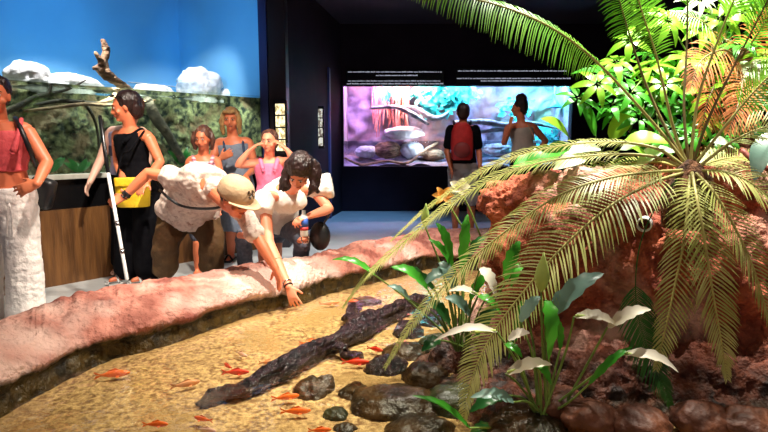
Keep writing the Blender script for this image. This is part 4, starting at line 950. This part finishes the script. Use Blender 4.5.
frond([(687,166,2.48),(664,125,2.55),(644,79,2.6),(628,30,2.6),(612,-20,2.55),(590,-60,2.5)], .14, V(.2, -1, .2), cy, 'frond_up', 'rachis_dark', start=.55, fwd=.15)
frond([(688,166,2.46),(674,130,2.5),(656,55,2.5),(640,5,2.45),(628,-50,2.4)], .12, V(.2, -1, .2), cy, 'frond_up', start=.5, fwd=.15)
frond([(689,166,2.5),(684,110,2.55),(687,40,2.6),(688,-30,2.6),(690,-80,2.55)], .13, V(0, -1, .2), cy, 'frond_up', 'rachis_dark', start=.62)
frond([(690,166,2.46),(698,100,2.5),(718,40,2.5),(738,-10,2.45),(760,-60,2.4)], .13, V(0, -1, .2), cy, 'frond_up', start=.62)
frond([(692,166,2.44),(708,120,2.42),(735,64,2.4),(768,0,2.35),(790,-40,2.3)], .13, V(0, -1, .2), cy, 'frond_up', 'rachis_dark', start=.62)
frond([(694,166,2.44),(722,130,2.42),(760,85,2.4),(800,50,2.35)], .13, V(0, -1, .3), cy, 'frond_up', start=.5)
frond([(697,168,2.44),(735,140,2.4),(775,125,2.35),(820,125,2.3)], .14, V(0, -.6, .8), cy, 'frond', start=.3)
frond([(686,167,2.45),(655,148,2.5),(610,142,2.6),(560,146,2.65),(510,158,2.7),(465,182,2.75),(425,210,2.8),(392,240,2.8)], .085, V(0, -.35, .9), cy, 'frond', start=.22, droop=.5)
frond([(686,168,2.45),(650,156,2.5),(600,155,2.55),(540,163,2.6),(490,180,2.62),(440,212,2.65),(395,250,2.65),(365,278,2.62),(344,306,2.6)], .10, V(-.2, -.35, .9), cy, 'frond', start=.2, droop=.6, fwd=.75)
frond([(686,170,2.43),(655,172,2.38),(610,178,2.35),(560,195,2.35),(510,228,2.38),(460,270,2.4),(415,320,2.4),(386,366,2.38)], .125, V(-.5, -.55, .7), cy, 'frond', start=.12, droop=.5)
frond([(687,172,2.42),(655,182,2.34),(612,205,2.28),(565,245,2.26),(525,290,2.24),(492,335,2.22),(472,378,2.2),(464,418,2.18)], .185, V(-.6, -.6, .45), cy, 'frond', start=.12, droop=.4, fwd=.4, lw=.0038)
frond([(690,173,2.4),(688,200,2.3),(684,240,2.25),(674,290,2.22),(664,335,2.2),(656,368,2.2)], .135, FR, cy, 'frond', start=.06, droop=.3, lw=.0036, fwd=.5)
frond([(692,173,2.38),(698,205,2.24),(706,250,2.18),(714,300,2.15),(722,345,2.14),(727,378,2.14)], .135, FR, cy, 'frond', start=.1, droop=.3, lw=.0036)
frond([(694,172,2.4),(712,190,2.28),(735,228,2.22),(752,265,2.2),(765,305,2.18),(772,330,2.18)], .13, V(.3, -1, .35), cy, 'frond', start=.1, droop=.3, lw=.0036)
frond([(696,171,2.42),(725,172,2.32),(755,186,2.26),(785,215,2.22),(810,255,2.2)], .14, V(.3, -.8, .6), cy, 'frond', start=.1, droop=.4, lw=.0036)
frond([(682,175,2.42),(660,200,2.36),(640,245,2.32),(636,300,2.3),(648,350,2.28),(672,408,2.26)], .12, V(-.2, -1, .3), cy, 'frond_dark', 'frond_dark', r0=.004, start=.55, droop=.5)
frond([(684,168,2.5),(655,162,2.7),(615,166,2.85),(570,178,2.95),(530,192,3.0)], .12, UPF, cy, 'frond', start=.2)
frond([(692,168,2.5),(730,158,2.6),(770,160,2.7)], .14, UPF, cy, 'frond', start=.15)
# ---- broad leaves in general
def petiole(bm, a, b_, r=.004, bend=.1):
    a = Vector(a); b_ = Vector(b_); m_ = (a+b_)/2+V(0, 0, bend*(b_-a).length); tube(bm, [a, m_, b_], [r*1.2, r, r*.8], 6, 8)
# umbrella plant: palmate leaves
def umbrella_plant(base, leaves, label, seed, h=1.0):
    t = thing('umbrella_plant', label, 'plant', base, None); rr = random.Random(seed)
    st = base+V(0, 0, h); bm = bmesh.new(); tube(bm, [base, base+V(.02, .02, h*.5), st], [.014, .012, .008], 8, 12); fin(bm, 'stem', M['rachis_dark'], t)
    for (px, py, Y, sz, m) in leaves:
        c = P(px, py, Y=Y); s_ = base+V(.01, .01, h*rr.uniform(.45, 1)); bm = bmesh.new(); tube(bm, [s_, (s_+c)/2+V(0, 0, .03), c], [.005, .004, .003], 6, 8)
        nm = V(rr.uniform(-.5, .3), rr.uniform(-1.0, -.35), rr.uniform(.5, 1)).normalized(); u, v = frame(nm); a0 = rr.uniform(0, 6.28); n = rr.choice((6, 7, 8))
        lf = fin(bm, 'leaf_stalk', M['stem'], t)
        bm = bmesh.new()
        for k in range(n):
            a = a0+k*6.283/n; d = (u*math.cos(a)+v*math.sin(a)).normalized(); L = sz*rr.uniform(.68, .98)
            blade(bm, c+d*L*.12, c+d*L-nm*L*.32, L*.15, nm, .14, 7, .12)
        fin(bm, 'leaf', M[m], t, recalc=False)
rr = random.Random(3)
L1 = [(605,74,2.95,.17,'leaf'),(578,98,2.9,.15,'leaf'),(598,84,2.85,.14,'leaf_lime'),(632,92,2.9,.17,'leaf'),(616,62,3.0,.15,'leaf_lime'),(640,118,2.9,.15,'leaf'),(655,100,2.95,.16,'leaf'),(672,128,2.9,.14,'leaf'),(650,66,3.0,.16,'leaf_lime'),(630,40,3.0,.14,'leaf_lime'),(664,84,2.9,.15,'leaf_lime'),(690,112,2.95,.15,'leaf'),(612,104,2.9,.14,'leaf'),(660,143,2.85,.12,'leaf')]
L2 = [(668,20,3.0,.16,'leaf_lime'),(700,30,3.0,.17,'leaf_lime'),(722,18,3.05,.17,'leaf_lime'),(690,58,2.95,.17,'leaf_lime'),(716,60,2.95,.17,'leaf_lime'),(738,44,2.95,.15,'leaf'),(680,88,2.95,.15,'leaf'),(706,92,2.9,.16,'leaf_lime'),(745,12,3.1,.15,'leaf_lime'),(760,30,3.1,.15,'leaf'),(676,68,3.0,.15,'leaf'),(725,84,2.9,.13,'leaf_lime'),(656,10,3.1,.13,'leaf_lime'),(700,0,3.1,.15,'leaf_pale'),(728,-4,3.0,.15,'leaf_pale')]
L3 = [(708,120,2.9,.13,'leaf_lime'),(735,108,2.85,.12,'leaf'),(692,136,2.85,.12,'leaf'),(750,70,2.9,.13,'leaf_pale'),(765,98,2.85,.13,'leaf'),(722,138,2.8,.12,'leaf'),(765,55,2.95,.13,'leaf_lime')]
for k in range(14): L1.append((rr.uniform(590, 690), rr.uniform(70, 148), rr.uniform(3.05, 3.25), rr.uniform(.10, .14), 'leaf'))
for k in range(16): L2.append((rr.uniform(645, 770), rr.uniform(0, 130), rr.uniform(3.1, 3.3), rr.uniform(.10, .14), rr.choice(('leaf', 'leaf', 'leaf_lime', 'leaf_dark'))))
umbrella_plant(V(1.42, 3.05, 1.05), L1, 'umbrella plant with glossy fingered leaves left of the cycad fronds', 1, .55)
umbrella_plant(V(1.70, 3.1, 1.05), L2, 'tallest bright lime umbrella plant behind the upright cycad stalks', 2, .75)
umbrella_plant(V(1.78, 2.95, 1.02), L3, 'low umbrella plant right of the cycad crown', 3, .35)
# palm trunk with dry frond
t = thing('palm', 'brown hairy palm trunk with a dry orange frond at the right edge', 'palm', V(2.05, 3.15, .95))
bm = bmesh.new(); tube(bm, [V(2.02, 3.2, .95), P(735, 110, Y=3.2), P(735, 62, Y=3.2)], [.10, .10, .085], 16, 20)
o = remesh(bm, 'trunk', M['bark'], t, .012, 1, lambda p: .015*fbm(V(p.x, p.y, p.z*2), 22, 3, 3))
frond([(733,70,3.1),(722,75,2.95),(708,100,2.85),(700,135,2.8)], .20, V(.3, -1, .3), t, 'dry', 'rachis_dark', start=.05, lw=.0036, droop=.3)
frond([(738,62,3.1),(748,48,2.95),(760,30,2.85),(775,5,2.8)], .22, V(-.3, -1, .2), t, 'dry', 'rachis_dark', start=.05, lw=.0036, droop=.6)
frond([(735,66,3.0),(742,80,2.85),(738,105,2.75),(728,132,2.7)], .20, V(.1, -1, .3), t, 'dry', 'rachis_dark', start=.05, lw=.0045, droop=.3)
frond([(738,58,3.0),(722,50,2.85),(700,62,2.75),(690,90,2.7)], .18, V(-.1, -1, .4), t, 'dry', 'rachis_dark', start=.05, lw=.004, droop=.5)
frond([(738,66,3.1),(752,66,2.95),(765,84,2.88),(778,110,2.85)], .20, V(-.3, -1, .3), t, 'leaf_pale', start=.05, lw=.0036, droop=.6)
frond([(733,60,3.15),(715,35,3.1),(700,20,3.0),(672,12,2.95)], .16, V(0, -1, .6), t, 'leaf_pale', start=.1, lw=.0036, droop=.8)
# low broadleaf plants on the rock
def rosette(base, tips, wd, m, label, name='leafy_plant', nm=V(0, -.6, .8)):
    base = Vector(base); t = thing(name, label, 'plant', base)
    for i, (px, py, Y, L, ang) in enumerate(tips):
        c = P(px, py, Y=Y); bm = bmesh.new(); petiole(bm, base, c, .004); fin(bm, 'leaf_stalk', M['stem'], t)
        d = V(math.cos(ang), -.35, math.sin(ang)).normalized(); bm = bmesh.new(); blade(bm, c, c+d*L, wd*L, nm+V(.3*math.sin(i*2), 0, 0), .12, 9, .15)
        fin(bm, 'leaf', M[m if isinstance(m, str) else m[i % len(m)]], t, recalc=False)
b0 = P(600, 172, Y=2.95)
rosette(b0, [(600,148,2.85,.20,3.3),(620,150,2.8,.19,.3),(625,140,2.75,.20,-.1),(640,155,2.75,.16,.1),(585,156,2.8,.2,3.5),(650,162,2.7,.14,2.6),(636,166,2.72,.15,.6)], .24, ['leaf_pale','leaf_pale','leaf_lime'], 'low plant with broad pale leaves left of the cycad crown')
rosette(P(590, 175, Y=3.0), [(580,152,2.95,.24,3.2),(570,140,2.95,.22,2.6),(596,136,3.0,.22,2.2),(560,150,2.9,.24,3.6),(610,140,3.0,.2,1.2),(545,158,2.9,.2,3.4)], .26, ['leaf','leaf_lime','leaf'], 'broad green-leaved plant beside the far aquarium edge')
rosette(P(740, 175, Y=2.8), [(735,150,2.7,.17,2.9),(752,146,2.7,.18,.3),(765,156,2.65,.16,-.1),(722,152,2.7,.15,3.5),(748,160,2.6,.15,-.6),(712,148,2.75,.14,2.2)], .26, ['leaf_pale','leaf_pale','leaf'], 'low plant with broad pale leaves right of the cycad crown')
rosette(P(790, 180, Y=2.5), [(768,128,2.4,.20,-1.3),(775,112,2.4,.24,-1.5),(762,140,2.45,.2,-1.9)], .2, 'leaf_blue', 'bluish long-leaved plant hanging in at the right edge')
bm = bmesh.new(); tube(bm, [P(742,150,Y=2.55), P(755,162,Y=2.5), P(775,172,Y=2.45)], .012, 8, 8); tag(fin(bm, 'dry_stalk', mat('red_brown_stalk', (.28, .06, .04))), 'red-brown dry stalk lying on the rock at the right edge', 'stalk')
# ---- peace lilies
def lily(base, stems, label):
    base = Vector(base); t = thing('peace_lily', label, 'plant', base)
    for i, (kind, px, py, Y, px2, py2, w_, via) in enumerate(stems):
        a = P(px, py, Y=Y); b_ = P(px2, py2, Y=Y-.03); d = b_-a; L = d.length
        bm = bmesh.new(); m_ = P(*via) if False else None
        mid_ = (base+a)/2+V(via[0], via[1], via[2]); tube(bm, [base+V(random.uniform(-.04, .04), random.uniform(-.03, .03), -.02), mid_, a], [.006, .005, .004], 6, 12); st = fin(bm, 'stalk', M['stem'], t)
        nm = V(-d.z*.3, -.55, .75)
        if kind == 'bud':
            bm = bmesh.new(); ax = d.normalized(); u, v = frame(ax)
            ring_loft(bm, [(a+ax*L*x, u*L*r_, v*L*r_) for x, r_ in ((-.05, .03), (.1, .13), (.35, .19), (.6, .14), (.85, .05), (1.0, .008))], 14); fin(bm, 'bud', M['spathe_green'], t)
        else:
            bm = bmesh.new(); blade(bm, a, a+(b_-a)*1.15, w_*.85, nm, .22, 14, .35, .16)
            fin(bm, 'flower' if kind == 'flower' else 'leaf', M[{'flower': 'spathe', 'leaf': 'leaf', 'dark': 'leaf_dark', 'blue': 'leaf_blue', 'pale': 'leaf_pale'}[kind]], t, recalc=False)
            if kind == 'flower' and i % 2 == 0:
                bm = bmesh.new(); tube(bm, [a+d*.05+nm.normalized()*.012, a+d*.40+nm.normalized()*.022], .006, 8); fin(bm, 'spadix', M['spathe_green'], t)
Z = (0, 0, 0)
lily(P(545, 418, Y=2.16), [
 ('bud', 541,290,2.12, 544,252, 0, (0,0,0)), ('leaf', 546,300,2.10, 548,352, .035, (.01,0,.05)), ('flower', 574,317,2.10, 612,325, .028, (.02,0,.06)), ('flower', 607,328,2.08, 645,312, .030, (.05,0,.05)),
 ('flower', 506,374,2.06, 546,366, .030, (-.03,0,.05)), ('leaf', 534,362,2.05, 549,382, .022, (0,0,.05)), ('flower', 622,354,2.02, 671,370, .026, (.02,0,.03)), ('leaf', 588,385,2.04, 626,352, .018, (0,0,-.01)),
 ('flower', 497,332,2.08, 442,340, .020, (-.03,0,.07)), ('flower', 508,340,2.1, 527,334, .025, (-.02,0,.05)), ('leaf', 505,344,2.08, 520,356, .02, (-.02,0,.05)), ('blue', 545,322,2.14, 596,280, .045, (.0,0,.05)),
 ('blue', 520,322,2.16, 538,300, .03, (0,0,.05)), ('dark', 505,395,2.12, 474,410, .035, (0,0,.03)), ('blue', 514,402,2.08, 476,398, .03, (0,0,.03)), ('leaf', 522,300,2.3, 510,352, .02, (0,0,.05)),
 ('leaf', 560,350,2.2, 556,322, .02, (0,0,.02)), ('dark', 490,425,2.1, 470,440, .03, Z), ('leaf', 470,428,2.02, 420,400, .016, (-.02,0,-.02))], 'peace lily with drooping white flowers standing in front of the reddish rock')
lily(P(462, 345, Y=2.75), [
 ('leaf', 452,262,2.7, 438,228, .030, (0,0,.03)), ('leaf', 456,275,2.7, 432,244, .026, (0,0,.03)), ('leaf', 462,275,2.72, 467,222, .030, (0,0,.03)), ('dark', 436,292,2.66, 398,272, .036, (-.03,0,.03)), ('leaf', 428,290,2.6, 396,270, .034, (-.03,0,.03)),
 ('leaf', 376,276,2.66, 338,262, .022, (-.05,0,.05)), ('bud', 425,226,2.72, 426,203, 0, (0,0,.05)), ('blue', 448,272,2.66, 426,284, .035, Z), ('blue', 440,262,2.68, 452,288, .035, Z), ('flower', 480,268,2.5, 494,294, .034, (0,0,.03)), ('flower', 478,296,2.5, 452,292, .022, (0,0,.03)),
 ('leaf', 478,296,2.5, 498,312, .026, (0,0,.03)), ('leaf', 505,280,2.45, 518,246, .034, (0,0,.05)), ('leaf', 470,300,2.6, 488,276, .03, Z), ('blue', 470,316,2.6, 448,300, .04, Z), ('dark', 450,325,2.66, 430,305, .04, Z), ('dark', 476,335,2.6, 494,312, .04, Z), ('blue', 410,300,2.6, 390,288, .022, (0,0,.03)),
 ('dark', 440,340,2.6, 424,350, .035, Z), ('dark', 465,262,2.8, 484,240, .03, Z), ('leaf', 520,264,2.5, 512,284, .025, Z)], 'peace lily with a single upright bud growing at the left foot of the rock')
# orange bloom
c = P(443, 196, Y=2.9); t = thing('orange_flower', 'small orange flower at the left end of the rock below the far man', 'flower', c-V(0, 0, .03))
bm = bmesh.new()
for a in range(6):
    d = V(math.cos(a*1.05), -.2, math.sin(a*1.05)*.7+.1).normalized(); blade(bm, c, c+d*.06, .016, V(0, -1, .3), .2, 6, .2)
fin(bm, 'petals', M['orange_petal'], t); bm = bmesh.new(); tube(bm, [c+V(0, .01, 0), P(455, 215, Y=2.95), P(475, 250, Y=2.98)], .005, 6, 8); fin(bm, 'stalk', M['stem'], t)
c = P(459, 188, Y=2.9); t = thing('pale_flower', 'small pale rounded flower beside the orange one', 'flower', c-V(0, 0, .03)); bm = bmesh.new()
for a in range(5):
    d = V(math.cos(a*1.26), -.2, math.sin(a*1.26)*.6+.2).normalized(); blade(bm, c, c+d*.06, .022, V(0, -1, .3), .2, 6, .2)
fin(bm, 'petals', M['spathe'], t); bm = bmesh.new(); tube(bm, [c+V(0, .01, 0), P(470, 210, Y=2.95), P(482, 240, Y=3.0)], .005, 6, 8); fin(bm, 'stalk', M['stem'], t)
# ---- log
LG = [P(x, y, z=z) for x, y, z in ((203,405,.09),(225,394,.11),(250,386,.12),(275,374,.13),(300,360,.14),(330,345,.145),(355,331,.145),(375,320,.14),(400,310,.13),(430,300,.12))]
bm = bmesh.new(); tube(bm, LG, [.035, .048, .050, .053, .052, .056, .062, .066, .06, .045], 16, 60)
tube(bm, [LG[5], LG[5]+V(.10, -.05, -.02), LG[5]+V(.2, -.02, -.08)], [.04, .03, .02], 8, 8); tube(bm, [LG[6], P(352,312,z=.12), P(370,305,z=.05)], [.05, .035, .02], 8, 8)
ax = (LG[-1]-LG[0]).normalized()
def ld(p):
    a = p.dot(ax); q = p-ax*a; return .035*fbm(q*2.2+ax*a*.35, 9, 3, 5)+.010*fbm(p, 30, 2, 1)
tag(remesh(bm, 'sunken_log', M['log'], None, .008, 1, ld), 'dark wet log lying half submerged across the pool', 'log')
# stones in the pool
for i, (x, y, rx, ry, rz, m, lb) in enumerate([
 (312,386,.085,.10,.07,'mossrock','brown pointed stone close below the log'), (325,382,.05,.08,.07,'mossrock','dark narrow stone touching the brown pointed stone'), (336,410,.055,.055,.04,'mossrock2','round olive stone in front of the dark stones'),
 (355,388,.075,.08,.05,'mossrock','flat brown stone right of the stones below the log'), (398,400,.21,.15,.09,'mossrock','widest brown stone at the front under the fronds'), (386,364,.11,.1,.08,'log','dark wet stone behind the widest brown stone'),
 (425,375,.12,.1,.10,'mossrock','brown stone half hidden by the long drooping frond'), (440,345,.14,.12,.10,'mossrock2','olive stone under the left peace lily'), (365,300,.12,.08,.06,'mossrock','low brown stone beyond the log beside the frond tip'),
 (408,330,.10,.1,.09,'log','dark wet stone against the right end of the log'), (455,400,.14,.12,.10,'mossrock2','olive stone left of the front peace lily'), (345,423,.05,.04,.03,'mossrock','smallest brown stone at the bottom edge'),
 (520,425,.2,.14,.1,'mossrock','brown stone under the front peace lily'), (420,425,.14,.1,.06,'mossrock','low brown stone at the bottom edge of the picture'), (404,350,.12,.1,.08,'mossrock','brown stone between the two dark wet stones'), (430,318,.12,.1,.1,'log','dark wet stone below the left peace lily leaves'), (368,404,.08,.07,.06,'mossrock','small brown stone tucked left of the widest brown stone')]):
    stone('pool_stone', P(x, y, z=.11)+V(0, 0, -.03), (rx, ry, rz*.9), M[m], 60+i, lb, 'stone')
for i, (x, y) in enumerate([(590,418),(640,425),(700,420),(560,405),(745,425)]):
    stone('shore_stone', P(x, y, z=.16), (.11, .10, .07), mat('reddish_stone', (.16, .05, .02), (.07, .02, .01), 6, .6, .6), 90+i, ['left','second','third','small','rightmost'][i]+' reddish stone at the foot of the rock, bottom right', 'stone')
# ---- goldfish
FS = [(113,374,.155,.30,'fish_orange','long orange goldfish swimming alone at the left'), (186,384,.13,.50,'fish_faded','faded brownish goldfish between the lone orange one and the log'), (236,372,.13,.05,'fish_red','red goldfish touching the left part of the log'), (228,366,.09,2.3,'fish_red','short red goldfish crossing behind the log-side red one'),
 (241,354,.10,-.7,'fish_white','pale pinkish fish above the red pair'), (268,362,.09,.2,'fish_faded','faded small fish just above the log'), (203,419,.09,2.8,'fish_orange','orange goldfish under the left end of the log'), (156,424,.10,.05,'fish_orange','orange goldfish nearest the bottom left'),
 (296,411,.125,.08,'fish_orange','slender orange goldfish left of the round olive stone'), (310,342,.12,.45,'fish_orange','orange goldfish above the middle of the log'), (329,303,.14,.3,'fish_faded','faded orange fish to the right of the reaching hand'), (375,349,.10,-.5,'fish_red','bright red goldfish beside the right half of the log'),
 (356,362,.14,.0,'fish_red','long red goldfish below the right half of the log'), (286,397,.12,.3,'fish_orange','orange goldfish hiding under the middle of the log'), (352,301,.09,.2,'fish_orange','small orange goldfish beyond the log beside the frond'), (206,430,.09,-.2,'fish_white','pale fish at the bottom edge below the log end'),
 (320,430,.09,.1,'fish_orange','orange goldfish at the bottom edge in the middle'), (428,345,.09,.8,'fish_orange','orange goldfish among the fronds and dark stones')]
for x, y, L, yw, m, lb in FS: fish('goldfish', P(x, y, z=.118), L, yw, m, lb, None, bend=random.uniform(-.15, .15))
